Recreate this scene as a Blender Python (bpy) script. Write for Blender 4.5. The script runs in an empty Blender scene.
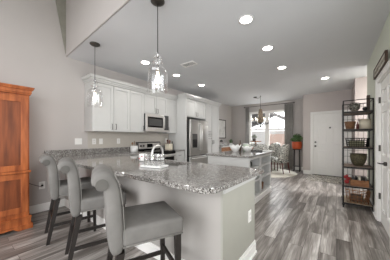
import bpy, bmesh, math, random
from mathutils import Vector, Matrix
PI = math.pi
random.seed(7)
SC = bpy.context.scene
COL = SC.collection

# ------------------------------------------------------------------ camera, world, lights, exposure
cam = bpy.data.cameras.new('camera'); co = bpy.data.objects.new('camera', cam); COL.objects.link(co)
cam.sensor_width = 36; cam.lens = 187 / 390 * 36; cam.shift_y = 8 / 390; cam.clip_start = .02
co.location = (0, 0, 1.24); co.rotation_euler = (PI / 2, 0, math.radians(37.02))
SC.camera = co
SC.view_settings.view_transform = 'Standard'; SC.view_settings.look = 'None'
SC.view_settings.gamma = 1; SC.view_settings.use_curve_mapping = False
SC.view_settings.exposure = 0.78
WORLD_STRENGTH = 1.5
world = bpy.data.worlds.new('sky'); SC.world = world; world.use_nodes = True
bg = world.node_tree.nodes['Background']; bg.inputs[0].default_value = (.97, .985, 1, 1); bg.inputs[1].default_value = WORLD_STRENGTH
CAN_POWER = 13
PENDANT_POWER = 2.5
CHANDELIER_POWER = 3
try:
    SC.cycles.use_denoising = True; SC.cycles.max_bounces = 8; SC.cycles.sample_clamp_indirect = 4
except Exception: pass

def area_light(name, loc, target, sx, sy, power, color=(1, 1, 1)):
    l = bpy.data.lights.new(name, 'AREA'); l.shape = 'RECTANGLE'; l.size = sx; l.size_y = sy; l.energy = power; l.color = color
    o = bpy.data.objects.new(name, l); COL.objects.link(o); o.location = loc
    l.spread = math.radians(130); d = Vector(target) - Vector(loc); o.rotation_euler = d.to_track_quat('-Z', 'Y').to_euler(); return o
area_light('hall_ceiling_light', (1.9, 5.65, 2.5), (-.5, 4.9, .3), .6, .6, 42, (.98, .98, 1))  # unseen lamp added to brighten the island face and entry
# fill light added behind and beside the camera, and daylight at the dining window
area_light('living_window_daylight', (-1.6, -2.95, 1.5), (-1.6, 3.0, .6), 3.0, 2.0, 31, (.94, .965, 1))  # added fill from behind, through the opening in wall_back
area_light('side_window_daylight', (.72, -1.2, 1.5), (-2.6, 1.4, 1.0), 1.8, 2.0, 22, (.94, .965, 1))  # added fill from the right, onto left wall and cabinet fronts
area_light('kitchen_side_window_daylight', (.72, 1.7, 1.45), (-2.6, 3.6, .6), 1.5, 1.7, 5.5, (.94, .965, 1))  # added fill for end panel, island and floor
area_light('living_room_ceiling_light', (-1.7, -.9, 4.45), (-1.7, -.5, 0), 2.6, 1.8, 20, (.95, .97, 1))  # unseen overhead panel added to light floor and seats
area_light('dining_window_daylight', (-2.35, 9.5, 3.7), (-2.2, 7.2, .6), 3.4, 2.0, 330, (.94, .965, 1))

# ------------------------------------------------------------------ materials
def lin(c):
    r = []
    for v in c[:3]:
        v = v / 255
        r.append(v / 12.92 if v <= .04045 else ((v + .055) / 1.055) ** 2.4)
    return tuple(r) + (1,)
MATS = {}
def mat(name, col, rough=.6, metal=0, var=.06, scale=8, stretch=(1, 1, 1), bump=0, col2=None, contrast=None, trans=0, emit=0, spec=None, gen=True):
    if name in MATS: return MATS[name]
    m = bpy.data.materials.new(name); m.use_nodes = True; nt = m.node_tree; N = nt.nodes; L = nt.links
    b = N['Principled BSDF']; c = lin(col)
    tc = N.new('ShaderNodeTexCoord'); mp = N.new('ShaderNodeMapping'); mp.inputs['Scale'].default_value = stretch
    L.new(tc.outputs['Object'], mp.inputs['Vector'])
    nz = N.new('ShaderNodeTexNoise'); nz.inputs['Scale'].default_value = scale; nz.inputs['Detail'].default_value = 5
    L.new(mp.outputs[0], nz.inputs['Vector'])
    rp = N.new('ShaderNodeValToRGB'); lo, hi = contrast or (.3, .7)
    rp.color_ramp.elements[0].position = lo; rp.color_ramp.elements[1].position = hi
    c2 = lin(col2) if col2 else tuple(min(1, v * (1 + var)) for v in c[:3]) + (1,)
    c1 = c if col2 else tuple(v * (1 - var) for v in c[:3]) + (1,)
    rp.color_ramp.elements[0].color = c1; rp.color_ramp.elements[1].color = c2
    L.new(nz.outputs['Fac'], rp.inputs[0]); L.new(rp.outputs[0], b.inputs['Base Color'])
    b.inputs['Roughness'].default_value = rough; b.inputs['Metallic'].default_value = metal
    if spec is not None: b.inputs['Specular IOR Level'].default_value = spec
    if bump:
        bp = N.new('ShaderNodeBump'); bp.inputs['Strength'].default_value = bump; bp.inputs['Distance'].default_value = .01
        L.new(nz.outputs['Fac'], bp.inputs['Height']); L.new(bp.outputs[0], b.inputs['Normal'])
    if trans: b.inputs['Transmission Weight'].default_value = trans
    if emit:
        b.inputs['Emission Color'].default_value = c; b.inputs['Emission Strength'].default_value = emit
    MATS[name] = m; return m
def glass(name, tint=(255, 255, 255), gloss=.12, edge=.5):
    m = bpy.data.materials.new(name); m.use_nodes = True; nt = m.node_tree; N = nt.nodes; L = nt.links
    N.remove(N['Principled BSDF']); out = N['Material Output']
    t = N.new('ShaderNodeBsdfTransparent'); t.inputs[0].default_value = lin(tint)
    g = N.new('ShaderNodeBsdfGlossy'); g.inputs['Roughness'].default_value = .05; g.inputs[0].default_value = (.9, .9, .9, 1)
    lw = N.new('ShaderNodeLayerWeight'); lw.inputs[0].default_value = .35
    mr = N.new('ShaderNodeMapRange'); mr.inputs[3].default_value = gloss; mr.inputs[4].default_value = edge
    L.new(lw.outputs['Facing'], mr.inputs[0])
    mx = N.new('ShaderNodeMixShader'); L.new(mr.outputs[0], mx.inputs[0]); L.new(t.outputs[0], mx.inputs[1]); L.new(g.outputs[0], mx.inputs[2])
    L.new(mx.outputs[0], out.inputs[0]); MATS[name] = m; return m
def floor_material():
    m = bpy.data.materials.new('grey_wood_plank'); m.use_nodes = True; nt = m.node_tree; N = nt.nodes; L = nt.links
    b = N['Principled BSDF']; tc = N.new('ShaderNodeTexCoord')
    mp = N.new('ShaderNodeMapping'); mp.inputs['Rotation'].default_value = (0, 0, PI / 2)
    L.new(tc.outputs['Object'], mp.inputs[0])
    br = N.new('ShaderNodeTexBrick'); L.new(mp.outputs[0], br.inputs[0])
    br.inputs['Scale'].default_value = 1; br.inputs['Brick Width'].default_value = 1.22; br.inputs['Row Height'].default_value = .15
    br.inputs['Mortar Size'].default_value = .0018; br.inputs['Mortar Smooth'].default_value = .2; br.offset = .37; br.offset_frequency = 2
    br.inputs['Color1'].default_value = (0, 0, 0, 1); br.inputs['Color2'].default_value = (1, 1, 1, 1); br.inputs['Mortar'].default_value = (.5, .5, .5, 1)
    # the grain: long streaks along the planks, shifted per plank
    add = N.new('ShaderNodeVectorMath'); add.operation = 'ADD'
    sc = N.new('ShaderNodeVectorMath'); sc.operation = 'SCALE'; sc.inputs['Scale'].default_value = 9
    L.new(br.outputs['Color'], sc.inputs[0]); L.new(tc.outputs['Object'], add.inputs[0]); L.new(sc.outputs[0], add.inputs[1])
    g1m = N.new('ShaderNodeMapping'); g1m.inputs['Scale'].default_value = (9, .9, 1); L.new(add.outputs[0], g1m.inputs[0])
    g1 = N.new('ShaderNodeTexNoise'); g1.inputs['Scale'].default_value = 1.3; g1.inputs['Detail'].default_value = 6; g1.inputs['Distortion'].default_value = .8
    L.new(g1m.outputs[0], g1.inputs['Vector'])
    g2m = N.new('ShaderNodeMapping'); g2m.inputs['Scale'].default_value = (55, 3, 1); L.new(add.outputs[0], g2m.inputs[0])
    g2 = N.new('ShaderNodeTexNoise'); g2.inputs['Scale'].default_value = 1.5; g2.inputs['Detail'].default_value = 4; L.new(g2m.outputs[0], g2.inputs['Vector'])
    def mth(op, a, bb):
        n = N.new('ShaderNodeMath'); n.operation = op
        for i, v in enumerate((a, bb)):
            if isinstance(v, (int, float)): n.inputs[i].default_value = v
            else: L.new(v, n.inputs[i])
        return n.outputs[0]
    s = mth('ADD', mth('MULTIPLY', br.outputs['Color'], .15), mth('MULTIPLY', g1.outputs['Fac'], .95))
    s = mth('ADD', s, mth('MULTIPLY', g2.outputs['Fac'], .35))
    rp = N.new('ShaderNodeValToRGB'); e = rp.color_ramp.elements
    e[0].position = .42; e[0].color = lin((70, 64, 60)); e[1].position = 1.0; e[1].color = lin((214, 209, 203))
    x = e.new(.66); x.color = lin((120, 113, 107)); x = e.new(.82); x.color = lin((162, 155, 149))
    L.new(s, rp.inputs[0])
    mx = N.new('ShaderNodeMix'); mx.data_type = 'RGBA'; L.new(br.outputs['Fac'], mx.inputs[0]); L.new(rp.outputs[0], mx.inputs[6]); mx.inputs[7].default_value = lin((60, 52, 47))
    L.new(mx.outputs[2], b.inputs['Base Color']); b.inputs['Roughness'].default_value = .33
    bp = N.new('ShaderNodeBump'); bp.inputs['Strength'].default_value = .12; bp.inputs['Distance'].default_value = .004
    L.new(s, bp.inputs['Height']); L.new(bp.outputs[0], b.inputs['Normal'])
    return m
def granite_material():
    m = bpy.data.materials.new('grey_granite'); m.use_nodes = True; nt = m.node_tree; N = nt.nodes; L = nt.links
    b = N['Principled BSDF']; tc = N.new('ShaderNodeTexCoord')
    v = N.new('ShaderNodeTexVoronoi'); v.inputs['Scale'].default_value = 180; L.new(tc.outputs['Object'], v.inputs['Vector'])
    sep = N.new('ShaderNodeSeparateColor'); L.new(v.outputs['Color'], sep.inputs[0])
    rp = N.new('ShaderNodeValToRGB'); rp.color_ramp.interpolation = 'CONSTANT'; e = rp.color_ramp.elements
    e[0].position = 0; e[0].color = lin((44, 40, 38)); e[1].position = .13; e[1].color = lin((96, 91, 86))
    for p, c in ((.32, (138, 134, 130)), (.60, (166, 163, 159)), (.86, (198, 195, 191))):
        q = e.new(p); q.color = lin(c)
    L.new(sep.outputs[0], rp.inputs[0])
    n = N.new('ShaderNodeTexNoise'); n.inputs['Scale'].default_value = 22; n.inputs['Detail'].default_value = 5; L.new(tc.outputs['Object'], n.inputs['Vector'])
    r2 = N.new('ShaderNodeValToRGB'); r2.color_ramp.elements[0].position = .35; r2.color_ramp.elements[0].color = (.72, .70, .68, 1); r2.color_ramp.elements[1].position = .6; r2.color_ramp.elements[1].color = (1, 1, 1, 1)
    L.new(n.outputs['Fac'], r2.inputs[0])
    mx = N.new('ShaderNodeMix'); mx.data_type = 'RGBA'; mx.blend_type = 'MULTIPLY'; mx.inputs[0].default_value = 1
    L.new(rp.outputs[0], mx.inputs[6]); L.new(r2.outputs[0], mx.inputs[7]); L.new(mx.outputs[2], b.inputs['Base Color'])
    b.inputs['Roughness'].default_value = .09
    return m
def cell_material(name, cols, scale, rough=.8, stretch=(1, 1, 1)):
    m = bpy.data.materials.new(name); m.use_nodes = True; nt = m.node_tree; N = nt.nodes; L = nt.links
    b = N['Principled BSDF']; tc = N.new('ShaderNodeTexCoord'); mp = N.new('ShaderNodeMapping'); mp.inputs['Scale'].default_value = stretch
    L.new(tc.outputs['Object'], mp.inputs[0])
    n = N.new('ShaderNodeTexNoise'); n.inputs['Scale'].default_value = scale; n.inputs['Detail'].default_value = 2; n.inputs['Distortion'].default_value = 1.4
    L.new(mp.outputs[0], n.inputs['Vector'])
    rp = N.new('ShaderNodeValToRGB'); rp.color_ramp.interpolation = 'CONSTANT'; e = rp.color_ramp.elements
    k = len(cols); e[0].position = 0; e[0].color = lin(cols[0]); e[1].position = .38; e[1].color = lin(cols[1])
    for i in range(2, k):
        q = e.new(.38 + (i - 1) * .26 / (k - 1)); q.color = lin(cols[i])
    L.new(n.outputs['Fac'], rp.inputs[0]); L.new(rp.outputs[0], b.inputs['Base Color']); b.inputs['Roughness'].default_value = rough
    MATS[name] = m; return m
M_floor = floor_material(); M_granite = granite_material()
M_wall = mat('taupe_wall_paint', (190, 184, 180), .85, var=.015, scale=3)
M_mauve = mat('warm_entry_wall_paint', (203, 194, 190), .85, var=.015, scale=3)
M_sage = mat('sage_wall_paint', (216, 219, 205), .85, var=.015, scale=3)
M_ceil = mat('white_ceiling_paint', (220, 221, 223), .9, var=.01, scale=3)
M_white = mat('white_cabinet_paint', (198, 197, 194), .42, var=.015)
M_trim = mat('white_trim_paint', (244, 242, 238), .45, var=.01)
M_greige = mat('greige_panel_paint', (168, 166, 156), .6, var=.02)
M_knee = mat('knee_wall_paint', (178, 173, 168), .8, var=.02)
M_wood = mat('reddish_cherry_wood', (132, 64, 26), .5, scale=3, stretch=(6, 6, .8), col2=(198, 112, 58), contrast=(.3, .72), bump=.05)
M_woodp = mat('cherry_wood_panel', (96, 46, 20), .5, scale=3, stretch=(8, 8, .7), col2=(150, 80, 40), contrast=(.3, .72), bump=.05)
M_fabric = mat('grey_velvet_fabric', (114, 111, 107), .9, var=.16, scale=6, bump=.08)
M_piping = mat('pale_grey_piping', (120, 117, 112), .9, var=.05, scale=40)
M_dark = mat('espresso_wood', (38, 33, 30), .42, var=.15, scale=20, stretch=(4, 4, 1))
M_steel = mat('stainless_steel', (178, 176, 172), .3, metal=.85, var=.05, scale=3, stretch=(30, 30, 1))
M_steelL = mat('bright_stainless_steel', (214, 212, 208), .28, metal=.7, var=.03, scale=3)
M_black = mat('black_glass', (14, 14, 15), .12, var=.05)
M_blackm = mat('black_metal', (34, 31, 30), .45, metal=.5, var=.1)
M_darkgrey = mat('dark_grey_plastic', (66, 65, 64), .5, var=.05)
M_bronze = mat('dark_nickel', (84, 80, 76), .35, metal=.8, var=.05)
M_chrome = mat('polished_chrome', (205, 205, 205), .12, metal=1, var=.02)
M_plastic = mat('white_plastic', (236, 234, 230), .4, var=.01)
M_tile = mat('beige_backsplash', (190, 183, 173), .45, var=.06, scale=30, stretch=(.3, .6, 6))
M_curtain = mat('grey_curtain_fabric', (158, 155, 150), .9, var=.08, scale=10)
M_terra = mat('glazed_orange_ceramic', (196, 86, 46), .4, var=.12, scale=7)
M_leaf = mat('green_leaf', (86, 116, 70), .6, var=.3, scale=20)
M_leaf2 = mat('dull_green_leaf', (92, 104, 76), .7, var=.3, scale=20)
M_rug = mat('pale_woven_rug', (206, 200, 188), .95, var=.08, scale=25, bump=.2)
M_mat = cell_material('patterned_doormat', [(84, 78, 72), (206, 202, 192), (150, 142, 130), (222, 218, 208), (80, 74, 66)], 10)
M_floral = cell_material('grey_floral_fabric', [(46, 46, 46), (214, 212, 204), (120, 120, 114), (228, 226, 218), (84, 86, 80)], 10)
M_redwood = mat('red_mahogany', (88, 30, 28), .35, var=.15, scale=9)
M_glass = glass('clear_glass', gloss=.14, edge=.6); M_pane = glass('window_pane', gloss=.04, edge=.25)
M_wicker = mat('brown_wicker', (92, 62, 42), .85, scale=60, stretch=(1, 1, 3), col2=(150, 110, 78), bump=.5)
M_rust = mat('weathered_brown_wood', (120, 78, 50), .8, scale=10, stretch=(1, 6, 6), col2=(160, 112, 76), bump=.2)
M_shelf = mat('worn_shelf_wood', (110, 90, 80), .7, scale=8, stretch=(2, 12, 2), col2=(160, 142, 128))
M_tan = mat('tan_shelf_wood', (166, 148, 124), .7, scale=8, stretch=(2, 12, 2), col2=(196, 180, 156))
M_cream = mat('cream_ceramic', (222, 212, 192), .5, var=.05)
M_cerw = mat('white_ceramic', (238, 237, 234), .3, var=.02)
M_olive = mat('olive_woven_wire', (52, 48, 36), .7, scale=50, col2=(104, 96, 70), bump=.5)
M_metalball = mat('tarnished_silver_foil', (70, 66, 60), .45, metal=.4, scale=40, col2=(176, 172, 160), contrast=(.4, .6), bump=.6)
M_red = mat('red_paper', (172, 52, 54), .6, var=.1, scale=30)
M_lamp = mat('lamp_diffuser', (255, 250, 240), .5, emit=14, var=0)
M_bulb = mat('glowing_bulb', (255, 238, 214), .5, emit=3.5, var=0)
M_siding = mat('pale_siding', (160, 158, 156), .8, var=.04, scale=3, stretch=(1, 1, 20))
M_roof = mat('grey_shingles', (112, 109, 108), .9, var=.12, scale=30)
M_beige = mat('beige_garage_door', (158, 138, 128), .8, var=.04)
M_ground = mat('pale_concrete', (196, 194, 190), .9, var=.05)
M_art = mat('watercolour_print', (226, 224, 220), .6, scale=4, col2=(176, 176, 172), contrast=(.5, .75))
M_bead = mat('brown_wood_beads', (112, 94, 76), .7, scale=30, col2=(158, 142, 122))
M_sign = mat('distressed_cream_sign', (204, 198, 186), .8, scale=24, col2=(168, 160, 146), contrast=(.45, .75))

# ------------------------------------------------------------------ mesh builder
class MB:
    def __init__(s): s.bm = bmesh.new(); s.sm = set()
    def _xf(s, vs, loc, rot):
        if rot: 
            R = Matrix.Rotation(rot[2], 4, 'Z') @ Matrix.Rotation(rot[1], 4, 'Y') @ Matrix.Rotation(rot[0], 4, 'X')
            for v in vs: v.co = R @ v.co
        for v in vs: v.co += Vector(loc)
    def box(s, x0, y0, z0, x1, y1, z1, bev=0, rot=None, seg=2):
        c = Vector(((x0 + x1) / 2, (y0 + y1) / 2, (z0 + z1) / 2)); hx, hy, hz = abs(x1 - x0) / 2, abs(y1 - y0) / 2, abs(z1 - z0) / 2
        t = bmesh.new(); bmesh.ops.create_cube(t, size=2)
        for v in t.verts: v.co = Vector((v.co.x * hx, v.co.y * hy, v.co.z * hz))
        if bev:
            r = bmesh.ops.bevel(t, geom=list(t.edges), offset=min(bev, hx * .98, hy * .98, hz * .98), segments=seg, affect='EDGES', profile=.5)
        s.merge(t, c, rot, smooth=bool(bev) and seg > 2); return s
    def merge(s, t, loc=(0, 0, 0), rot=None, smooth=False):
        s._xf(t.verts, loc, rot)
        mp = {}
        for v in t.verts: mp[v] = s.bm.verts.new(v.co)
        for f in t.faces:
            try: g = s.bm.faces.new([mp[v] for v in f.verts]); g.smooth = smooth
            except ValueError: pass
        t.free()
    def cyl(s, c, r, h, axis='z', r2=None, n=20, rot=None, smooth=True):
        t = bmesh.new(); bmesh.ops.create_cone(t, cap_ends=True, segments=n, radius1=r, radius2=r if r2 is None else r2, depth=h)
        R = {'z': None, 'x': (0, PI / 2, 0), 'y': (PI / 2, 0, 0)}[axis]
        if R: s._xf(t.verts, (0, 0, 0), R)
        s._xf(t.verts, (0, 0, 0), rot)
        for f in t.faces: f.smooth = len(f.verts) == 4 and smooth
        s._xf(t.verts, c, None)
        mp = {v: s.bm.verts.new(v.co) for v in t.verts}
        for f in t.faces:
            g = s.bm.faces.new([mp[v] for v in f.verts]); g.smooth = f.smooth
        t.free(); return s
    def sph(s, c, r, sc=(1, 1, 1), n=14):
        t = bmesh.new(); bmesh.ops.create_uvsphere(t, u_segments=n, v_segments=max(6, n // 2 + 1), radius=r)
        for v in t.verts: v.co = Vector((v.co.x * sc[0], v.co.y * sc[1], v.co.z * sc[2]))
        s.merge(t, c, None, True); return s
    def lathe(s, prof, c=(0, 0, 0), n=28, smooth=True, sx=1, sy=1):
        rings = []
        for r, z in prof:
            rings.append([s.bm.verts.new((c[0] + r * sx * math.cos(2 * PI * k / n), c[1] + r * sy * math.sin(2 * PI * k / n), c[2] + z)) for k in range(n)] if r > 1e-5 else [s.bm.verts.new((c[0], c[1], c[2] + z))])
        for a, b in zip(rings, rings[1:]):
            for k in range(n):
                k2 = (k + 1) % n
                q = [a[k % len(a)], a[k2 % len(a)], b[k2 % len(b)], b[k % len(b)]]
                u = []
                for v in q:
                    if v not in u: u.append(v)
                if len(u) > 2: s.bm.faces.new(u).smooth = smooth
        return s
    def tube(s, pts, r, n=8, closed=False):
        pts = [Vector(p) for p in pts]; rr = r if isinstance(r, (list, tuple)) else [r] * len(pts)
        rings = []; N = len(pts); up = None
        for i, p in enumerate(pts):
            if closed: t = (pts[(i + 1) % N] - pts[i - 1])
            else: t = pts[min(i + 1, N - 1)] - pts[max(i - 1, 0)]
            t.normalize()
            if up is None: up = Vector((0, 0, 1)) if abs(t.z) < .9 else Vector((1, 0, 0))
            a = t.cross(up)
            if a.length < 1e-4: a = t.cross(Vector((0, 1, 0)))
            a.normalize(); b = a.cross(t).normalized(); up = b
            rings.append([s.bm.verts.new(p + (a * math.cos(2 * PI * k / n) + b * math.sin(2 * PI * k / n)) * rr[i]) for k in range(n)])
        prs = list(zip(rings, rings[1:])) + ([(rings[-1], rings[0])] if closed else [])
        for a, b in prs:
            for k in range(n): s.bm.faces.new([a[k], a[(k + 1) % n], b[(k + 1) % n], b[k]]).smooth = True
        if not closed:
            s.bm.faces.new(rings[0][::-1]); s.bm.faces.new(rings[-1])
        return s
    def prism(s, pts, z0, z1, axis='z'):   # extruded polygon; axis x: pts are (y,z); y: (x,z)
        def mk(p, h):
            return {'z': (p[0], p[1], h), 'x': (h, p[0], p[1]), 'y': (p[0], h, p[1])}[axis]
        a = [s.bm.verts.new(mk(p, z0)) for p in pts]; b = [s.bm.verts.new(mk(p, z1)) for p in pts]
        s.bm.faces.new(a); s.bm.faces.new(b)
        for i in range(len(pts)):
            j = (i + 1) % len(pts); s.bm.faces.new([a[i], a[j], b[j], b[i]])
        return s
    def build(s, name, m, parent=None, bevel=0, seg=2, sub=0):
        bmesh.ops.recalc_face_normals(s.bm, faces=s.bm.faces)
        me = bpy.data.meshes.new(name); s.bm.to_mesh(me); s.bm.free(); me.materials.append(m)
        o = bpy.data.objects.new(name, me); COL.objects.link(o)
        if parent is not None: o.parent = parent
        if bevel:
            q = o.modifiers.new('b', 'BEVEL'); q.width = bevel; q.segments = seg; q.limit_method = 'ANGLE'; q.angle_limit = math.radians(40)
        if sub:
            q = o.modifiers.new('s', 'SUBSURF'); q.levels = sub; q.render_levels = sub
        return o
def B(*a, **k): return MB().box(*a, **k)
def thing(name, label, cat, loc=(0, 0, 0), rz=0, group=None):
    o = bpy.data.objects.new(name, None); COL.objects.link(o); o.location = loc; o.rotation_euler = (0, 0, rz); o.empty_display_size = .1
    o['label'] = label; o['category'] = cat
    if group: o['group'] = group
    return o
def tag(o, label, cat, group=None, kind=None):
    o['label'] = label; o['category'] = cat
    if group: o['group'] = group
    if kind: o['kind'] = kind
    return o
def struct(o, label=None, cat=None):
    o['kind'] = 'structure'
    if label: o['label'] = label; o['category'] = cat or o.name.split('_')[0]
    return o
def copy_tree(o, parent=None):
    c = o.copy(); COL.objects.link(c); c.parent = parent
    for ch in o.children: copy_tree(ch, c)
    return c

# ------------------------------------------------------------------ the room shell
CH = 2.74
struct(B(-4.1, -2.6, -.1, 2.6, 8.4, 0).build('floor', M_floor), 'grey-brown wood plank floor through the whole room', 'floor')
mb = MB(); mb.prism([(-4.1, 1.345), (.63, 1.063), (2.6, 1.063), (2.6, 8.4), (-4.1, 8.4)], CH, CH + .1)
struct(mb.build('ceiling', M_ceil), 'flat white kitchen ceiling with recessed lights', 'ceiling')
struct(B(-4.1, -2.6, 0, -3.98, 8.4, 4.6).build('wall_left', M_wall), 'long taupe wall behind the stools and cabinets', 'wall')
mb = MB(); mb.prism([(-3.98, 1.315), (.51, 1.047), (.51, 1.062), (-3.98, 1.33)], CH - .001, 4.6)
struct(mb.build('wall_header', M_wall), 'taupe drop wall above the peninsula where the ceiling steps up', 'wall')
struct(B(-4.1, -2.6, 4.6, .63, 1.42, 4.7).build('ceiling_living', M_ceil), 'high white living-room ceiling out of view', 'ceiling')
mb = MB(); mb.box(-4.1, -2.7, 0, -3.2, -2.6, 4.6); mb.box(0, -2.7, 0, .63, -2.6, 4.6); mb.box(-3.2, -2.7, 0, 0, -2.6, .5); mb.box(-3.2, -2.7, 2.7, 0, -2.6, 4.6)
struct(mb.build('wall_back', M_wall), 'taupe living-room wall with a wide added window opening behind the camera', 'wall')  # opening added to let the fill light in
# plaster return beside the drop wall; its unlit look is put into the colour
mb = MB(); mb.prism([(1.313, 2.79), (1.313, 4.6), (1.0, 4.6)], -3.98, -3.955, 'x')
struct(mb.build('trim_1', mat('unlit_corner_tone', (150, 147, 136), .9)), 'narrow plaster wedge coloured dark as unlit, in the high corner above the left wall', 'trim')
mb = MB()
WX0, WX1, WZ0, WZ1 = -3.13, -1.57, .57, 2.40
mb.box(-4.0, 8.2, 0, WX0, 8.32, CH); mb.box(WX1, 8.2, 0, -.8, 8.32, CH); mb.box(WX0, 8.2, 0, WX1, 8.32, WZ0); mb.box(WX0, 8.2, WZ1, WX1, 8.32, CH)
struct(mb.build('wall_far', M_wall), 'taupe dining wall around the window', 'wall')
mb = MB()
mb.box(-.92, 7.5, 0, -.62, 7.6, CH); mb.box(.31, 7.5, 0, .5, 7.6, CH); mb.box(-.62, 7.5, 2.04, .31, 7.6, CH); mb.box(-.92, 7.6, 0, -.82, 8.2, CH)
struct(mb.build('wall_entry', M_mauve), 'mauve-taupe entry wall around the front door', 'wall')
mb = MB(); mb.box(.38, 6.15, 0, 2.5, 6.27, CH); mb.box(.38, 6.27, 0, .5, 7.5, CH); mb.box(2.5, 5.2, 0, 2.6, 6.27, CH)
struct(mb.build('wall_hall', mat('deeper_mauve_wall_paint', (172, 160, 157), .85, var=.015)), 'mauve-taupe corner wall between front door and hallway', 'wall')
mb = MB()
mb.box(.51, -2.6, 0, .63, -2.1, CH); mb.box(.51, -.3, 0, .63, .9, CH); mb.box(.51, 2.5, 0, .63, 3.05, CH); mb.box(.51, .9, 0, .63, 2.5, .5); mb.box(.51, .9, 2.4, .63, 2.5, CH); mb.box(.51, -2.1, 0, .63, -.3, .4); mb.box(.51, -2.1, 2.55, .63, -.3, CH); mb.box(.51, 3.87, 0, .63, 5.21, CH); mb.box(.51, 3.05, 2.06, .63, 3.87, CH); mb.box(.63, 5.09, 0, 2.5, 5.21, CH)
mb.box(.51, -2.6, CH, .63, 1.42, 4.6)
struct(mb.build('wall_right', M_sage), 'sage green wall behind the shelf rack', 'wall')
def baseboard(nm, x0, y0, x1, y1, label, out):
    mb = MB(); ox, oy = out
    if abs(x1 - x0) < 1e-6:
        mb.box(x0, y0, 0, x0 + ox * .014, y1, .10); mb.box(x0, y0, .10, x0 + ox * .009, y1, .13); mb.box(x0 + ox * .014, y0, 0, x0 + ox * .026, y1, .02)
    else:
        mb.box(x0, y0, 0, x1, y0 + oy * .014, .10); mb.box(x0, y0, .10, x1, y0 + oy * .009, .13); mb.box(x0, y0 + oy * .014, 0, x1, y0 + oy * .026, .02)
    return struct(mb.build(nm, M_trim), label, 'baseboard')
baseboard('baseboard_left', -3.98, -2.6, -3.98, 1.33, 'white baseboard under the left wall behind the stools', (1, 0))
baseboard('baseboard_far', -3.98, 8.2, -.92, 8.2, 'white baseboard under the dining window', (0, -1))
baseboard('baseboard_entry', -.92, 7.5, -.70, 7.5, 'short white baseboard left of the front door', (0, -1))
baseboard('baseboard_right', .51, 3.96, .51, 5.21, 'white baseboard under the sage wall behind the rack', (-1, 0))
baseboard('baseboard_hall', .38, 6.15, 2.5, 6.15, 'white baseboard in the hallway opening', (0, -1))

# window
w = bpy.data.objects.new('window_1', None); COL.objects.link(w); w.location = ((WX0 + WX1) / 2, 8.2, WZ0)
struct(w, 'white double-hung twin window in the dining corner', 'window')
W2 = (WX1 - WX0) / 2; WH = WZ1 - WZ0
mb = MB(); mb.box(-W2, .02, 0, W2, .10, .05); mb.box(-W2, .02, WH - .05, W2, .10, WH)
for a, b in ((-W2, -W2 + .05), (-.06, .06), (W2 - .05, W2)): mb.box(a, .02, .05, b, .10, WH - .05)
mb.build('window_frame', M_trim, w)
for s_ in (-1, 1):
    cx = s_ * (W2 + .06 - .05) / 2 * 1.0; hw = (W2 - .05 - .06) / 2
    mr = 1.03
    mb = MB(); mb.box(cx - hw, .04, mr - .03, cx + hw, .08, mr + .03)
    mb.box(cx - hw, .045, .05, cx + hw, .075, .10); mb.box(cx - hw, .045, WH - .09, cx + hw, .075, WH - .05)
    for q in (-1, 1): mb.box(cx + q * hw - (.03 if q > 0 else 0), .045, .05, cx + q * hw + (.03 if q < 0 else 0), .075, WH - .05)
    mb.build('sash', M_trim, w)
    mb = MB(); mb.box(cx - .008, .052, mr + .03, cx + .008, .068, WH - .09)
    mb.box(cx - hw, .052, (mr + WH) / 2 - .008, cx + hw, .068, (mr + WH) / 2 + .008)
    mb.build('muntin', M_trim, w)
    B(cx - hw, .058, .08, cx + hw, .062, WH - .07).build('window_glass', M_pane, w)
mb = MB(); mb.box(-W2 - .02, -.05, -.03, W2 + .02, .05, 0); mb.build('window_sill', M_trim, w)
# sash lock
mb = MB(); mb.box(-.5, .03, 1.055, -.44, .045, 1.075); mb.box(.44, .03, 1.055, .5, .045, 1.075); mb.build('sash_lock', M_bronze, w)

for nm, ya, yb, za, zb, lb in (('window_added_1', -2.1, -.3, .4, 2.55, 'white framed side window added for fill light, beside the camera'), ('window_added_2', .9, 2.5, .5, 2.4, 'white framed side window added for fill light, opposite the peninsula end')):  # unseen windows, added as openings for the side fill lights
    w = bpy.data.objects.new(nm, None); COL.objects.link(w); w.location = (.51, ya, za); struct(w, lb, 'window'); Lw, Hw = yb - ya, zb - za
    mb = MB(); mb.box(.03, 0, 0, .09, Lw, .05); mb.box(.03, 0, Hw - .05, .09, Lw, Hw); mb.box(.03, 0, .05, .09, .05, Hw - .05); mb.box(.03, Lw - .05, .05, .09, Lw, Hw - .05); mb.box(.04, .05, Hw / 2 - .02, .08, Lw - .05, Hw / 2 + .02); mb.box(.04, Lw / 2 - .025, .05, .08, Lw / 2 + .025, Hw - .05)
    mb.build('window_frame', M_trim, w)
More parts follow.
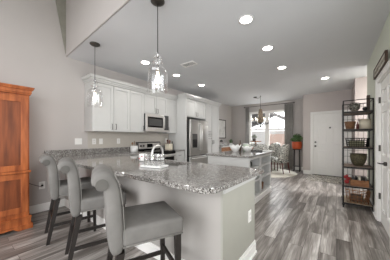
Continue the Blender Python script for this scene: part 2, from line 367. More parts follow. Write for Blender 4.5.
# doors (front faces local -Y, x 0..width)
def panel_door(nm, loc, rz, Wd, Hd, label, knob='left', cas=.085):
    d = bpy.data.objects.new(nm, None); COL.objects.link(d); d.location = loc; d.rotation_euler = (0, 0, rz); struct(d, label, 'door')
    mb = MB(); mb.box(.004, .038, .008, Wd - .004, .055, Hd - .004)
    st = .11; rails = [(0.008, .20), (.86, 1.0), (1.60, 1.70), (Hd - .13, Hd - .004)]
    for a, b in ((.004, st), (Wd / 2 - .055, Wd / 2 + .055), (Wd - st, Wd - .004)): mb.box(a, .018, .008, b, .038, Hd - .004)
    for z0, z1 in rails:
        mb.box(st, .018, z0, Wd / 2 - .055, .038, z1); mb.box(Wd / 2 + .055, .018, z0, Wd - st, .038, z1)
    for (x0, x1) in ((st, Wd / 2 - .055), (Wd / 2 + .055, Wd - st)):
        for (a, b) in zip(rails, rails[1:]):
            z0, z1 = a[1], b[0]; mb.box(x0 + .035, .022, z0 + .035, x1 - .035, .038, z1 - .035, bev=.012)
    mb.build('door_slab', M_trim, d)
    mb = MB(); mb.box(-cas, -.02, 0, -.008, 0, Hd + cas); mb.box(Wd + .008, -.02, 0, Wd + cas, 0, Hd + cas); mb.box(-.008, -.02, Hd + .008, Wd + .008, 0, Hd + cas)
    mb.box(-cas, -.028, 0, -cas + .02, -.02, Hd + cas); mb.box(Wd + cas - .02, -.028, 0, Wd + cas, -.02, Hd + cas); mb.box(-cas, -.028, Hd + cas - .02, Wd + cas, -.02, Hd + cas)
    mb.box(-.008, 0, 0, .003, .08, Hd); mb.box(Wd - .003, 0, 0, Wd + .008, .08, Hd); mb.box(-.008, 0, Hd - .003, Wd + .008, .08, Hd + .008)
    mb.build('door_casing', M_trim, d)
    return d
d1 = panel_door('door_1', (-.615, 7.5, 0), 0, .92, 2.035, 'white six-panel front door at the far end of the room')
MB().cyl((.06, -.01, .97), .028, .05, 'y').sph((.06, -.035, .97), .03).build('door_knob', M_bronze, d1)
MB().cyl((.06, 0, 1.10), .028, .04, 'y').build('deadbolt', M_bronze, d1)
MB().box(.435, .002, 1.555, .485, .03, 1.60, bev=.006).build('door_viewer', M_darkgrey, d1)
B(-.03, -.05, .001, .95, .05, .016).build('threshold', M_bronze, d1)
d2 = panel_door('door_2', (.51, 3.87, 0), -PI / 2, .82, 2.05, 'white panelled interior door at the right edge of the room')
mb = MB(); mb.cyl((.42, .005, .90), .026, .03, 'y'); mb.tube([(.42, -.01, .90), (.42, -.04, .90), (.40, -.05, .90), (.30, -.05, .895)], .009)
mb.build('lever_handle', M_bronze, d2)
for z in (.38, 1.09, 1.8):
    B(-.012, -.004, z - .045, .012, .018, z + .045).build('door_hinge', M_bronze, d2)

# ------------------------------------------------------------------ outside the dining window
h = thing('neighbouring_house', 'pale neighbouring house with gabled grey roof seen through the dining window', 'house', (-4.6, 15.5, -.3))
B(-4, 0, 0, 3, 5, 2.1).build('house_wall', M_siding, h)
mb = MB(); mb.prism([(-4.4, 2.1), (-.5, 3.9), (3.3, 2.0), (3.3, 2.2), (-.5, 4.15), (-4.4, 2.3)], -.4, 5.4, 'y'); mb.build('house_roof', M_roof, h)
B(.3, -.06, .1, 2.3, 0, 1.85).build('garage_door', M_beige, h); B(-3.1, -.06, .8, -1.7, 0, 1.8).build('house_window', M_darkgrey, h)
tag(B(-14, 8.45, -.4, 8, 24, -.3).build('driveway', M_ground), 'pale concrete ground outside the dining window', 'ground', kind='structure')
tag(B(-14, -14, -.4, 8, -2.72, -.3).build('added_ground', mat('mown_lawn', (96, 104, 78), .95, var=.2)), 'unseen ground slab added behind the camera to block light from below', 'ground', kind='structure')  # added to keep sky light from shining up through the back opening
mb = MB(); rr = random.Random(3)
def leaves(mb, c, rad, n, size, rr, up=.3):
    for _ in range(n):
        d = Vector((rr.gauss(0, 1), rr.gauss(0, 1), rr.gauss(0, 1) + up)); d.normalize(); p = Vector(c) + Vector((d.x * rad[0], d.y * rad[1], d.z * rad[2])) * (.35 + .65 * rr.random())
        a = Vector((rr.uniform(-1, 1), rr.uniform(-1, 1), rr.uniform(-.6, .6))).normalized(); b = d.cross(a)
        if b.length < 1e-3: continue
        b.normalize(); L_ = size * rr.uniform(.7, 1.3)
        q = [p - a * L_ * .5, p + b * L_ * .22 + d * L_ * .08, p + a * L_ * .5, p - b * L_ * .22 + d * L_ * .08]
        mb.bm.faces.new([mb.bm.verts.new(v) for v in q])
    return mb
bush = thing('garden_bush', 'leafy green shrub outside the left window sash', 'shrub', (-5.1, 11.8, -.3))
leaves(MB(), (0, 0, 1.3), (.8, .6, 1.0), 500, .16, rr).build('foliage', M_leaf2, bush)
MB().tube([(0, 0, 0), (.03, 0, .5), (0, .02, 1.2)], .04).build('stem', M_rust, bush)

# ------------------------------------------------------------------ cabinets (local: x along the wall, front faces local -Y)
R90 = PI / 2
def shaker(mb, x0, x1, z0, z1, yf, fr=.055, t=.02):
    mb.box(x0, yf + t * .25, z0, x1, yf + t * .5, z1)
    for a, b, c, d in ((x0, x0 + fr, z0, z1), (x1 - fr, x1, z0, z1), (x0 + fr, x1 - fr, z0, z0 + fr), (x0 + fr, x1 - fr, z1 - fr, z1)):
        mb.box(a, yf - t * .5, c, b, yf + t * .25, d)
def bar_handle(mb, x, z, yf, L_=.11, vert=True):
    if vert:
        mb.tube([(x, yf, z - L_ / 2), (x, yf - .028, z - L_ / 2), (x, yf - .028, z + L_ / 2), (x, yf, z + L_ / 2)], .006, 6)
    else:
        mb.tube([(x - L_ / 2, yf, z), (x - L_ / 2, yf - .028, z), (x + L_ / 2, yf - .028, z), (x + L_ / 2, yf, z)], .006, 6)
def cabinet(nm, label, y0, y1, z0, z1, dep, doors, crown=True, cat='cabinet', drawers=(), group=None, crown_ends=(0, 0), toe=False, base_x=-3.975):
    """doors: (x0,x1,z0,z1,handle x or None,handle z)"""
    t = thing(nm, label, cat, (base_x, y0, 0), R90, group); Wd = y1 - y0
    mb = MB(); mb.box(.001, -dep, z0 + (.1 if toe else 0), Wd - .001, 0, z1)
    if toe: mb.box(.001, -dep + .07, z0 + .001, Wd - .001, 0, z0 + .1)
    mb.build('carcass', M_white, t)
    for (a, b, c, d, hx, hz) in doors:
        mb = MB(); shaker(mb, a + .005, b - .005, c, d, -dep - .011); o = mb.build('cabinet_door', M_white, t)
        if hx is not None:
            mb = MB(); bar_handle(mb, hx, hz, -dep - .02); mb.build('handle', M_bronze, o)
    for (a, b, c, d) in drawers:
        mb = MB(); mb.box(a + .004, -dep - .02, c, b - .004, -dep, d, bev=.004); o = mb.build('drawer', M_white, t)
        mb = MB(); bar_handle(mb, (a + b) / 2, (c + d) / 2, -dep - .02, .09, False); mb.build('handle', M_bronze, o)
    if crown:
        mb = MB(); e0, e1 = crown_ends
        for k, (dz0, dz1, o_) in enumerate(((0, .03, .012), (.03, .065, .03), (.065, .10, .055), (.10, .115, .062))):
            mb.box(0 - (o_ if e0 else 0), -dep - .02 - o_, z1 + dz0, Wd + (o_ if e1 else 0), 0, z1 + dz1)
        mb.build('crown', M_white, t)
    return t
UZ0, UZ1 = 1.37, 2.31
cabinet('wall_cabinet', 'white double-door wall cabinet at the left end of the cabinet row', 1.64, 2.44, UZ0, UZ1, .315,
        [(0, .42, UZ0 + .01, UZ1 - .01, .38, 1.47), (.42, .80, UZ0 + .01, UZ1 - .01, .46, 1.47)], crown_ends=(1, 0))
cabinet('wall_cabinet', 'white single-door wall cabinet touching the left side of the microwave', 2.44, 2.82, UZ0, UZ1, .315,
        [(0, .38, UZ0 + .01, UZ1 - .01, .345, 1.47)])
cabinet('wall_cabinet', 'short white double-door cabinet directly above the microwave', 2.82, 3.58, 1.83, UZ1, .315,
        [(0, .38, 1.84, UZ1 - .01, .345, 1.92), (.38, .76, 1.84, UZ1 - .01, .415, 1.92)])
cabinet('wall_cabinet', 'narrow white single-door wall cabinet between microwave and refrigerator panel', 3.58, 3.96, UZ0, UZ1, .315,
        [(0, .38, UZ0 + .01, UZ1 - .01, .04, 1.47)])
# refrigerator surround
t = thing('refrigerator_surround', 'deep white cabinet with side panel boxed around the refrigerator', 'cabinet', (-3.975, 3.968, 0), R90)
B(0, -.665, 0, .05, 0, 2.36).build('side_panel', M_white, t)
B(.05, -.615, 1.84, 1.01, 0, 2.36).build('carcass', M_white, t)
for a, b, hx in ((.06, .53, .49), (.53, 1.0, .57)):
    mb = MB(); shaker(mb, a + .004, b - .004, 1.86, 2.34, -.627); o = mb.build('cabinet_door', M_white, t)
    mb = MB(); bar_handle(mb, hx, 1.94, -.637); mb.build('handle', M_bronze, o)
mb = MB()
for dz0, dz1, o_ in ((0, .03, .012), (.03, .06, .03), (.06, .09, .055), (.09, .105, .062)): mb.box(0 if o_ == 0 else -min(o_, .002), -.665 - o_, 2.36 + dz0, 1.01, 0, 2.36 + dz1); mb.box(-o_, -.665 - o_, 2.36 + dz0, 0, -.42, 2.36 + dz1)
mb.build('crown', M_white, t)
cabinet('pantry_cabinet', 'tall white pantry cabinet to the right of the refrigerator', 4.98, 5.87, 0, 2.36, .62,
        [(0.02, .44, .12, 2.34, .40, 1.1), (.44, .87, .12, 2.34, .48, 1.1)], crown_ends=(0, 1))
# pantry wall decal: small dark script lettering
def text_obj(name, s, size, m, parent, loc, rot, depth=.0015, align='CENTER'):
    cu = bpy.data.curves.new(name, 'FONT'); cu.body = s; cu.size = size; cu.extrude = depth; cu.align_x = align; cu.align_y = 'CENTER'
    o = bpy.data.objects.new(name, cu); COL.objects.link(o); o.location = loc; o.rotation_euler = rot
    bpy.context.view_layer.update(); dg = bpy.context.evaluated_depsgraph_get()
    me = bpy.data.meshes.new_from_object(o.evaluated_get(dg)); mo = bpy.data.objects.new(name, me); COL.objects.link(mo)
    mo.location = loc; mo.rotation_euler = rot; me.materials.clear(); me.materials.append(m)
    bpy.data.objects.remove(o)
    if parent is not None: mo.parent = parent
    return mo

# base run left of and right of the range
cabinet('base_cabinet', 'white base cabinet left of the range behind the peninsula', 2.06, 2.805, 0, .88, .60,
        [(.02, .725, .12, .68, .66, .62)], crown=False, drawers=[(.02, .725, .70, .86)], toe=True)
cabinet('base_cabinet', 'narrow white base cabinet with drawer between range and refrigerator', 3.575, 3.96, 0, .88, .60,
        [(.01, .375, .12, .68, .05, .62)], crown=False, drawers=[(.01, .375, .70, .86)], toe=True)

# peninsula body
t = thing('kitchen_peninsula', 'greige breakfast-bar peninsula with knee wall facing the stools', 'kitchen peninsula', (-2.35, 1.305, 0))
X0, X1 = -1.625, 1.64       # local: world x -3.975 .. -0.71
B(X0, 0, 0, X1 - .02, .12, .88).build('knee_wall', M_knee, t)
B(X1 - .02, 0, 0, X1, .72, .88).build('end_panel', M_greige, t)
mb = MB(); mb.box(-.96, .64, .10, X1 - .025, .68, .88); mb.box(-.96, .60, 0, X1 - .025, .64, .1); mb.box(-.96, .12, .08, X1 - .025, .6, .10); mb.build('cabinet_back', M_white, t)
for k in range(4):
    a = -.94 + k * .635; mb = MB()
    mb.box(a, .68, .12, a + .62, .695, .86); mb.build('cabinet_door', M_white, t)
mb = MB(); mb.box(X1, 0, .80, X1 + .012, .72, .88); mb.box(X1 + .012, 0, .815, X1 + .022, .72, .88); mb.box(X1 + .022, 0, .845, X1 + .04, .72, .88); mb.build('counter_moulding', M_white, t)
B(X0, -.012, .83, X1, 0, .88).build('rail_moulding', M_knee, t)
mb = MB(); mb.box(X1, -.0, 0, X1 + .014, .72, .10); mb.box(X1, -.0, .10, X1 + .009, .72, .13); mb.box(X1 + .014, -.0, 0, X1 + .026, .72, .02)
mb.box(X0, -.014, 0, X1 + .014, 0, .10); mb.box(X0, -.009, .10, X1 + .009, 0, .13); mb.build('peninsula_baseboard', M_trim, t)

# countertop: L shape with a sink cut-out
def slab(outer, holes, z0, z1, name, m, parent=None, bevel=.006):
    bm = bmesh.new(); es = []
    for loop in [outer] + holes:
        vs = [bm.verts.new((x, y, z0)) for x, y in loop]
        es += [bm.edges.new((vs[i], vs[(i + 1) % len(vs)])) for i in range(len(vs))]
    bmesh.ops.triangle_fill(bm, use_beauty=True, use_dissolve=False, edges=es)
    bmesh.ops.dissolve_limit(bm, angle_limit=.01, verts=bm.verts[:], edges=bm.edges[:])
    r = bmesh.ops.extrude_face_region(bm, geom=bm.faces[:])
    for e in r['geom']:
        if isinstance(e, bmesh.types.BMVert): e.co.z = z1
    mb = MB(); mb.bm.free(); mb.bm = bm
    return mb.build(name, m, parent, bevel=bevel)
def arc(cx, cy, r, a0, a1, n=7): return [(cx + r * math.cos(math.radians(a0 + (a1 - a0) * k / n)), cy + r * math.sin(math.radians(a0 + (a1 - a0) * k / n))) for k in range(n + 1)]
SINK = (-2.05, 1.58, -1.46, 1.87)
outer = [(-3.975, .97)] + arc(-.72, 1.08, .11, -90, 0) + arc(-.615, 1.94, .03, 0, 90, 3) + [(-3.34, 1.97), (-3.34, 2.812), (-3.975, 2.812)]
hole = [(SINK[0], SINK[1]), (SINK[2], SINK[1]), (SINK[2], SINK[3]), (SINK[0], SINK[3])]
ct = thing('granite_countertop', 'L-shaped speckled grey granite countertop on the peninsula', 'countertop', (-2.3, 1.5, .88))
sh = lambda L_: [(x + 2.3, y - 1.5) for x, y in L_]
slab(sh(outer), [sh(hole)], .002, .04, 'counter_slab', M_granite, ct)
B(-1.675, -.5, .04, -1.650, 1.312, .145).build('backsplash', M_granite, ct)
t = thing('granite_countertop', 'small granite countertop between range and refrigerator', 'countertop', (-3.66, 3.77, .88))
B(-.315, -.188, .002, .32, .188, .04, bev=.004).build('counter_slab', M_granite, t); B(-.315, -.188, .04, -.29, .188, .145).build('backsplash', M_granite, t)
struct(B(-3.98, 1.70, 1.03, -3.972, 3.96, 1.37).build('wall_backsplash', M_tile), 'beige tiled strip of wall under the wall cabinets', 'backsplash')

# sink and faucet
t = thing('kitchen_sink', 'stainless undermount sink set in the peninsula countertop', 'sink', ((SINK[0] + SINK[2]) / 2, (SINK[1] + SINK[3]) / 2, .68))
hx, hy = (SINK[2] - SINK[0]) / 2, (SINK[3] - SINK[1]) / 2
mb = MB(); mb.box(-hx, -hy, 0, hx, hy, .012)
mb.box(-hx - .012, -hy - .012, 0, -hx, hy + .012, .20); mb.box(hx, -hy - .012, 0, hx + .012, hy + .012, .20); mb.box(-hx, -hy - .012, 0, hx, -hy, .20); mb.box(-hx, hy, 0, hx, hy + .012, .20)
mb.build('basin', M_steel, t); MB().cyl((0, 0, .016), .045, .006).build('drain', M_darkgrey, t)
t = thing('kitchen_faucet', 'chrome gooseneck faucet arching over the peninsula sink', 'faucet', (-1.78, 1.50, .92))
MB().cyl((0, 0, .011), .03, .02).cyl((0, 0, .05), .018, .08).build('faucet_base', M_steelL, t)
pts = [(0, 0, .05), (0, 0, .14)] + [(0, .085 - .085 * math.cos(a), .14 + .085 * math.sin(a)) for a in [PI * k / 9 for k in range(1, 10)]] + [(0, .17, .10)]
MB().tube(pts, .013, 10).build('spout', M_steelL, t)
MB().tube([(.018, 0, .06), (.05, 0, .07), (.085, -.0, .10)], .006).build('lever', M_chrome, t)

# outlets and switches
def plate(label, loc, rz, w_=.075, hgt=.118, switch=False, name='wall_outlet', n=1):
    t = thing(name, label, 'switch' if switch else 'outlet', loc, rz)
    B(-w_ / 2, -.007, -hgt / 2, w_ / 2, 0, hgt / 2, bev=.003).build('cover_plate', M_plastic, t)
    for k in range(n):
        cx = (k - (n - 1) / 2) * .046
        if switch: B(cx - .016, -.011, -.033, cx + .016, -.007, .033, bev=.002).build('rocker', M_plastic, t)
        else:
            for dz in (-.022, .022):
                B(cx - .015, -.009, dz - .014, cx + .015, -.007, dz + .014, bev=.001).build('socket', mat('socket_plastic', (214, 211, 205), .4), t)
    return t
plate('wide white double switch on the left wall above the granite', (-3.98, 1.53, 1.175), R90, .125, .118, True, 'light_switch', 2)
plate('white outlet on the backsplash just left under the end wall cabinet', (-3.972, 1.82, 1.17), R90)
plate('white switch on the backsplash, second plate under the wall cabinets', (-3.972, 1.96, 1.17), R90, .075, .118, True, 'light_switch', 1)
plate('white outlet on the backsplash nearest the utensil canister', (-3.972, 2.36, 1.17), R90)
plate('white outlet on the backsplash by the refrigerator panel', (-3.972, 3.86, 1.17), R90)
low = plate('white low outlet on the left wall with a dark plug in it', (-3.98, .97, .44), R90, .085, .125)
plate('white outlet on the greige end panel of the peninsula', (-.71, 1.87, .44), R90)
t = thing('power_cord', 'dark power cord running from low wall outlet toward the wood hutch', 'cord', (-3.955, .965, .44))
B(-.014, -.014, -.014, .02, .014, .014, bev=.004).build('plug', M_blackm, t)
MB().tube([(.02, 0, 0), (.03, -.02, -.01), (.02, -.07, .01), (.01, -.14, .05), (.0, -.19, .085), (-.005, -.245, .10)], .004, 6).build('cable', M_blackm, t)

# ------------------------------------------------------------------ appliances
t = thing('microwave_oven', 'stainless over-the-range microwave with black door glass', 'microwave', (-3.975, 2.82, 1.40), R90)
B(.003, -.37, .02, .757, 0, .425).build('body', M_darkgrey, t)
mb = MB(); mb.box(.003, -.395, .045, .60, -.37, .425, bev=.006); d_ = mb.build('microwave_door', M_steelL, t)
B(.06, -.4, .10, .545, -.395, .355, bev=.002).build('door_window', M_black, d_); B(.10, -.402, .14, .505, -.4, .315).build('window_mesh', mat('microwave_mesh', (70, 69, 68), .4), d_)
MB().tube([(.575, -.395, .08), (.575, -.43, .09), (.575, -.43, .37), (.575, -.395, .38)], .011, 8).build('handle', M_steelL, d_)
B(.602, -.395, .045, .757, -.37, .425, bev=.006).build('control_panel', M_darkgrey, t)
B(.003, -.40, 0, .757, -.02, .045, bev=.004).build('vent_grille', M_steelL, t)

t = thing('kitchen_range', 'stainless electric range with black glass top and rear control panel', 'range', (-3.975, 2.818, 0), R90)
B(.003, -.62, .03, .755, -.02, .905).build('body', M_black, t)
B(.003, -.63, .905, .755, -.06, .925, bev=.004).build('cooktop', M_black, t)
mb = MB(); mb.box(.003, -.075, .925, .755, -.005, 1.14, bev=.01); bg_ = mb.build('backguard', M_black, t)
B(.035, -.083, .965, .725, -.075, 1.115, bev=.003).build('control_fascia', M_steelL, bg_)
B(.29, -.087, .995, .47, -.083, 1.09).build('clock_display', M_black, bg_)
for x in (.09, .17, .59, .67):
    MB().cyl((x, -.097, 1.04), .022, .028, 'y').build('knob', M_blackm, bg_)
B(.006, -.665, .22, .752, -.62, .84, bev=.008).build('oven_door', M_steelL, t)
B(.08, -.668, .36, .68, -.664, .775).build('oven_window', M_black, t)
B(.006, -.655, .85, .752, -.62, .90, bev=.005).build('front_rail', M_black, t)
MB().tube([(.06, -.665, .805), (.06, -.71, .805), (.70, -.71, .805), (.70, -.665, .805)], .013, 8).build('oven_handle', M_steelL, t)
B(.006, -.66, .05, .752, -.62, .21, bev=.006).build('storage_drawer', M_steelL, t)
B(.02, -.6, 0, .74, -.1, .03).build('plinth', M_blackm, t)
for x, y_ in ((.2, -.48), (.56, -.48), (.2, -.22), (.56, -.22)):
    MB().cyl((x, y_, .927), .085, .003).build('burner_ring', M_darkgrey, t)

t = thing('refrigerator', 'stainless french-door refrigerator with water dispenser in left door', 'refrigerator', (-3.96, 4.035, 0), R90)
B(.005, -.68, .03, .905, 0, 1.77).build('body', M_blackm, t)
dl = B(.005, -.745, .74, .452, -.685, 1.77, bev=.02, seg=4).build('fridge_door', M_steel, t)
dr = B(.458, -.745, .74, .905, -.685, 1.77, bev=.02, seg=4).build('fridge_door', M_steel, t)
fd = B(.005, -.745, .06, .905, -.685, .725, bev=.02, seg=4).build('freezer_drawer', M_steel, t)
B(.11, -.750, .96, .34, -.744, 1.36, bev=.004).build('dispenser', M_darkgrey, dl)
B(.13, -.752, .98, .32, -.749, 1.20).build('dispenser_recess', M_black, dl)
for x, dd in ((.42, dl), (.49, dr)):
    MB().tube([(x, -.745, .86), (x, -.80, .90), (x, -.81, 1.25), (x, -.80, 1.62), (x, -.745, 1.66)], .014, 8).build('handle', M_steelL, dd)
MB().tube([(.10, -.745, .66), (.14, -.80, .665), (.77, -.80, .665), (.81, -.745, .66)], .014, 8).build('handle', M_steelL, fd)
B(.03, -.66, 0, .88, -.02, .03).build('plinth', M_blackm, t)

# ------------------------------------------------------------------ island
t = thing('kitchen_island', 'white kitchen island with open cubby shelves on its right face', 'kitchen island', (-1.245, 3.22, 0))
IX = -.84; IY = 1.37
DEP = .30
mb = MB(); mb.box(IX, 0, .0, -.0, .03, .88); mb.box(IX, IY - .03, 0, 0, IY, .88); mb.box(IX, .03, 0, -DEP, IY - .03, .88); mb.build('body', M_white, t)
mb = MB()
for k in range(6): mb.box(IX, -.010, .105 + k * .129, 0, 0, .105 + k * .129 + .125)
mb.build('end_panel', M_white, t)
YD = .635
for (a, b) in ((.03, .06), (YD - .03, YD + .03), (IY - .06, IY - .03)): B(-DEP, a, .13, .0, b, .88).build('divider', M_white, t)
B(-DEP, .03, .03, .0, IY - .03, .13).build('shelf', M_white, t)
for z in (.41, .655):
    B(-DEP, .06, z, .0, YD - .03, z + .025).build('shelf', M_white, t); B(-DEP, YD + .03, z, .0, IY - .06, z + .025).build('shelf', M_white, t)
B(-DEP, .03, .855, .002, IY - .03, .88).build('top_rail', M_white, t)
mb = MB(); mb.box(0.018, -.014, 0, .032, IY, .10); mb.box(IX, -.014, 0, .0, 0, .10); mb.build('island_baseboard', M_trim, t)
t = thing('granite_countertop', 'rectangular speckled granite top on the island', 'countertop', (-1.66, 3.905, .88))
o = slab([(-.47, -.72)] + arc(.41, -.68, .04, -90, 0, 4) + [(.45, .72), (-.47, .72)], [], .002, .04, 'counter_slab', M_granite, t)
t = bpy.data.objects['kitchen_island']
mb = MB()
for a, b in ((0, .05), (YD - .055, YD - .004), (YD + .004, YD + .055), (IY - .05, IY)): mb.box(.0, a, .0, .018, b, .88)
for a, b in ((.05, YD - .055), (YD + .055, IY - .05)):
    for z0, z1 in ((.0, .13), (.40, .44), (.645, .685), (.84, .88)): mb.box(.0, a, z0, .018, b, z1)
mb.build('face_frame', M_white, t)
# cubby contents
def bottle(name, label, loc, r, hgt, m, cat='bottle', rot=None, group=None, neck=.35):
    mb = MB(); mb.lathe([(0, 0), (r, 0), (r, hgt * .6), (r * neck, hgt * .78), (r * neck, hgt), (0, hgt)], n=16)
    o = mb.build(name, m); o.location = loc
    if rot: o.rotation_euler = rot
    return tag(o, label, cat, group)
t = thing('ceramic_jar', 'round dark green jar in the top left cubby of the island', 'jar', (-1.335, 3.42, .682))
MB().lathe([(0, 0), (.06, 0), (.085, .05), (.085, .10), (.05, .135), (0, .135)]).build('jar_body', mat('dark_green_glaze', (34, 40, 34), .3), t)
MB().lathe([(0, .137), (.055, .137), (.05, .15), (.015, .155), (.015, .17), (0, .172)]).build('lid', M_blackm, t)
bottle('wine_bottle', 'dark red bottle standing in the top right cubby of the island', (-1.31, 4.04, .682), .038, .165, mat('dark_red_glass', (70, 22, 24), .25))
bottle('wine_bottle', 'black bottle behind the red bottle in the top right island cubby', (-1.37, 4.17, .682), .038, .165, M_black)
t = thing('serving_bowl', 'white bowl in the middle right cubby of the island', 'bowl', (-1.37, 4.17, .436))
MB().lathe([(0, 0), (.05, 0), (.055, .01), (.11, .08), (.105, .08), (.05, .018), (0, .015)]).build('bowl_body', M_cerw, t)
t = thing('woven_basket', 'small brown basket in the bottom right cubby of the island', 'basket', (-1.38, 4.15, .131))
MB().lathe([(0, 0), (.10, 0), (.12, .14), (.112, .14), (.094, .012), (0, .012)]).build('basket_body', M_wicker, t)
MB().tube([(0, .115 * math.cos(a), .13 + .10 * math.sin(a)) for a in [PI * k / 8 for k in range(9)]], .007, 6).build('handle', M_wicker, t)
t = thing('cooking_pot', 'steel cooking pot in the middle left cubby of the island', 'pot', (-1.37, 3.50, .436))
MB().cyl((0, 0, .065), .10, .13).build('pot_body', M_steel, t); MB().cyl((0, 0, .137), .102, .012).cyl((0, 0, .155), .015, .025).build('lid', M_steel, t)

# items on the island top
t = thing('fluted_bowl', 'large white fluted bowl on the left of the island top', 'bowl', (-1.88, 4.05, .922))
def fluted(mb, r, hgt, n=40, k=8, amp=.07):
    prev = None
    for (rr_, z) in ((.35, 0), (.4, .02), (.75, .5), (1.0, 1.0), (.95, 1.0), (.68, .5), (.3, .06), (0.001, .05)):
        ring = [mb.bm.verts.new((r * rr_ * (1 + amp * rr_ * math.cos(k * 2 * PI * j / n)) * math.cos(2 * PI * j / n), r * rr_ * (1 + amp * rr_ * math.cos(k * 2 * PI * j / n)) * math.sin(2 * PI * j / n), hgt * z * (1 + .12 * rr_ * math.cos(k * 2 * PI * j / n)))) for j in range(n)]
        if prev:
            for j in range(n): mb.bm.faces.new([prev[j], prev[(j + 1) % n], ring[(j + 1) % n], ring[j]]).smooth = True
        prev = ring
    return mb
fluted(MB(), .14, .15).build('bowl_body', M_cerw, t)
t = thing('fluted_bowl', 'lower white fluted bowl, right of the large one on the island', 'bowl', (-1.66, 4.25, .922))
fluted(MB(), .13, .115, k=6).build('bowl_body', M_cerw, t)
bottle('oil_bottle', 'slim brown bottle behind the white bowls on the island', (-1.93, 4.45, .922), .03, .26, mat('brown_glass', (78, 48, 30), .25))
t = thing('sage_canister', 'pale green canister behind the right-hand white bowl on island', 'canister', (-1.82, 4.54, .922))
MB().cyl((0, 0, .08), .065, .16).build('canister_body', mat('sage_ceramic', (190, 204, 184), .4), t); MB().cyl((0, 0, .17), .067, .02).build('lid', M_cerw, t)
t = thing('serving_tray', 'small dark rectangular tray on the far end of the island', 'tray', (-1.50, 4.40, .922), .4)
mb = MB(); mb.box(-.13, -.06, 0, .13, .06, .008); 
for a in ((-.13, -.06, .13, -.05), (-.13, .05, .13, .06), (-.13, -.05, -.12, .05), (.12, -.05, .13, .05)): mb.box(a[0], a[1], .008, a[2], a[3], .025)
mb.build('tray_body', M_darkgrey, t)
t = thing('folded_napkin', 'folded white napkin at the far right corner of the island', 'napkin', (-1.31, 4.56, .922), .1)
mb = MB(); mb.box(-.10, -.07, 0, .10, .07, .012, bev=.005); mb.box(-.095, -.065, .012, .095, .06, .022, bev=.004); mb.build('cloth', M_cerw, t)

# ------------------------------------------------------------------ things on the peninsula and counters
t = thing('serving_tray', 'white square tray under the drinking glasses on the peninsula', 'tray', (-1.60, 1.38, .922), .25)
mb = MB(); mb.box(-.13, -.08, 0, .13, .08, .010, bev=.004)
for a in ((-.13, -.08, .13, -.07), (-.13, .07, .13, .08), (-.13, -.07, -.12, .07), (.12, -.07, .13, .07)): mb.box(a[0], a[1], .010, a[2], a[3], .02)
mb.build('tray_body', M_cerw, t)
gl = None
poss = [(-1.67, 1.33), (-1.595, 1.345), (-1.52, 1.36), (-1.685, 1.405), (-1.61, 1.42), (-1.535, 1.435)]
desc = ['front left', 'front middle', 'front right', 'back left', 'back middle', 'back right']
for (x, y_), dsc in zip(poss, desc):
    if gl is None:
        gl = thing('drinking_glass', '', 'glass', group='glasses on the white tray')
        MB().lathe([(0, 0), (.026, 0), (.030, .13), (.0275, .13), (.024, .012), (0, .012)], n=18).build('tumbler', M_glass, gl)
        MB().lathe([(.0290, .062), (.0296, .062), (.0300, .070), (.0294, .070)], n=18).build('dark_band', M_bronze, gl)
        g = gl
    else: g = copy_tree(gl)
    g.location = (x, y_, .933); g['label'] = f'clear banded tumbler, {dsc} of the six on the white peninsula tray'
t = thing('coffee_mug', 'white mug with small red pattern left of the glasses', 'mug', (-2.12, 1.62, .922))
mb = MB(); mb.lathe([(0, 0), (.035, 0), (.045, .01), (.05, .10), (.046, .10), (.04, .012), (0, .012)]); mb.build('mug_body', M_cerw, t)
mb = MB()
for k in range(7):
    a = k * 2 * PI / 7; mb.sph((.049 * math.cos(a), .049 * math.sin(a), .055 + .015 * (-1) ** k), .010, n=8)
mb.build('red_pattern', M_red, t)
MB().tube([(-.045, 0, .08), (-.075, 0, .075), (-.08, 0, .045), (-.045, 0, .025)], .006, 6).build('handle', M_cerw, t)
def utensil_crock(label, loc, r, hgt, mcol, square, cols, n=7, seed=1):
    t = thing('utensil_crock', label, 'utensil holder', loc); rr = random.Random(seed)
    if square:
        mb = MB(); mb.box(-r, -r, 0, r, r, .01)
        for a in ((-r, -r, r, -r + .01), (-r, r - .01, r, r), (-r, -r + .01, -r + .01, r - .01), (r - .01, -r + .01, r, r - .01)): mb.box(a[0], a[1], .01, a[2], a[3], hgt)
        mb.build('crock_body', mcol, t, bevel=.004)
    else: MB().lathe([(0, 0), (r * .9, 0), (r, .02), (r, hgt), (r * .92, hgt), (r * .9, .02), (0, .015)]).build('crock_body', mcol, t)
    for k in range(n):
        a = rr.uniform(0, 2 * PI); l = hgt + rr.uniform(.03, .08); tx, ty = .6 * r * math.cos(a), .6 * r * math.sin(a)
        mb = MB(); mb.tube([(tx * .3, ty * .3, .02), (tx, ty, l)], .005, 6); mb.sph((tx * 1.05, ty * 1.05, l + .015), .02, (.9, .5, 1.3), n=8)
        mb.build('utensil', cols[k % len(cols)], t)
    return t
utensil_crock('pale grey utensil canister left of the range', (-3.72, 2.60, .922), .085, .14, mat('pale_grey_ceramic', (206, 205, 202), .35), False, [M_bead, M_rust, M_blackm], 7, 4)
utensil_crock('square cream knife and utensil holder right of the range', (-3.72, 3.72, .922), .075, .16, M_cream, True, [M_rust, M_redwood, M_blackm, M_rust], 8, 5)
bottle('oil_bottle', 'black bottle beside the cream utensil holder by the refrigerator', (-3.72, 3.86, .922), .03, .22, M_black)

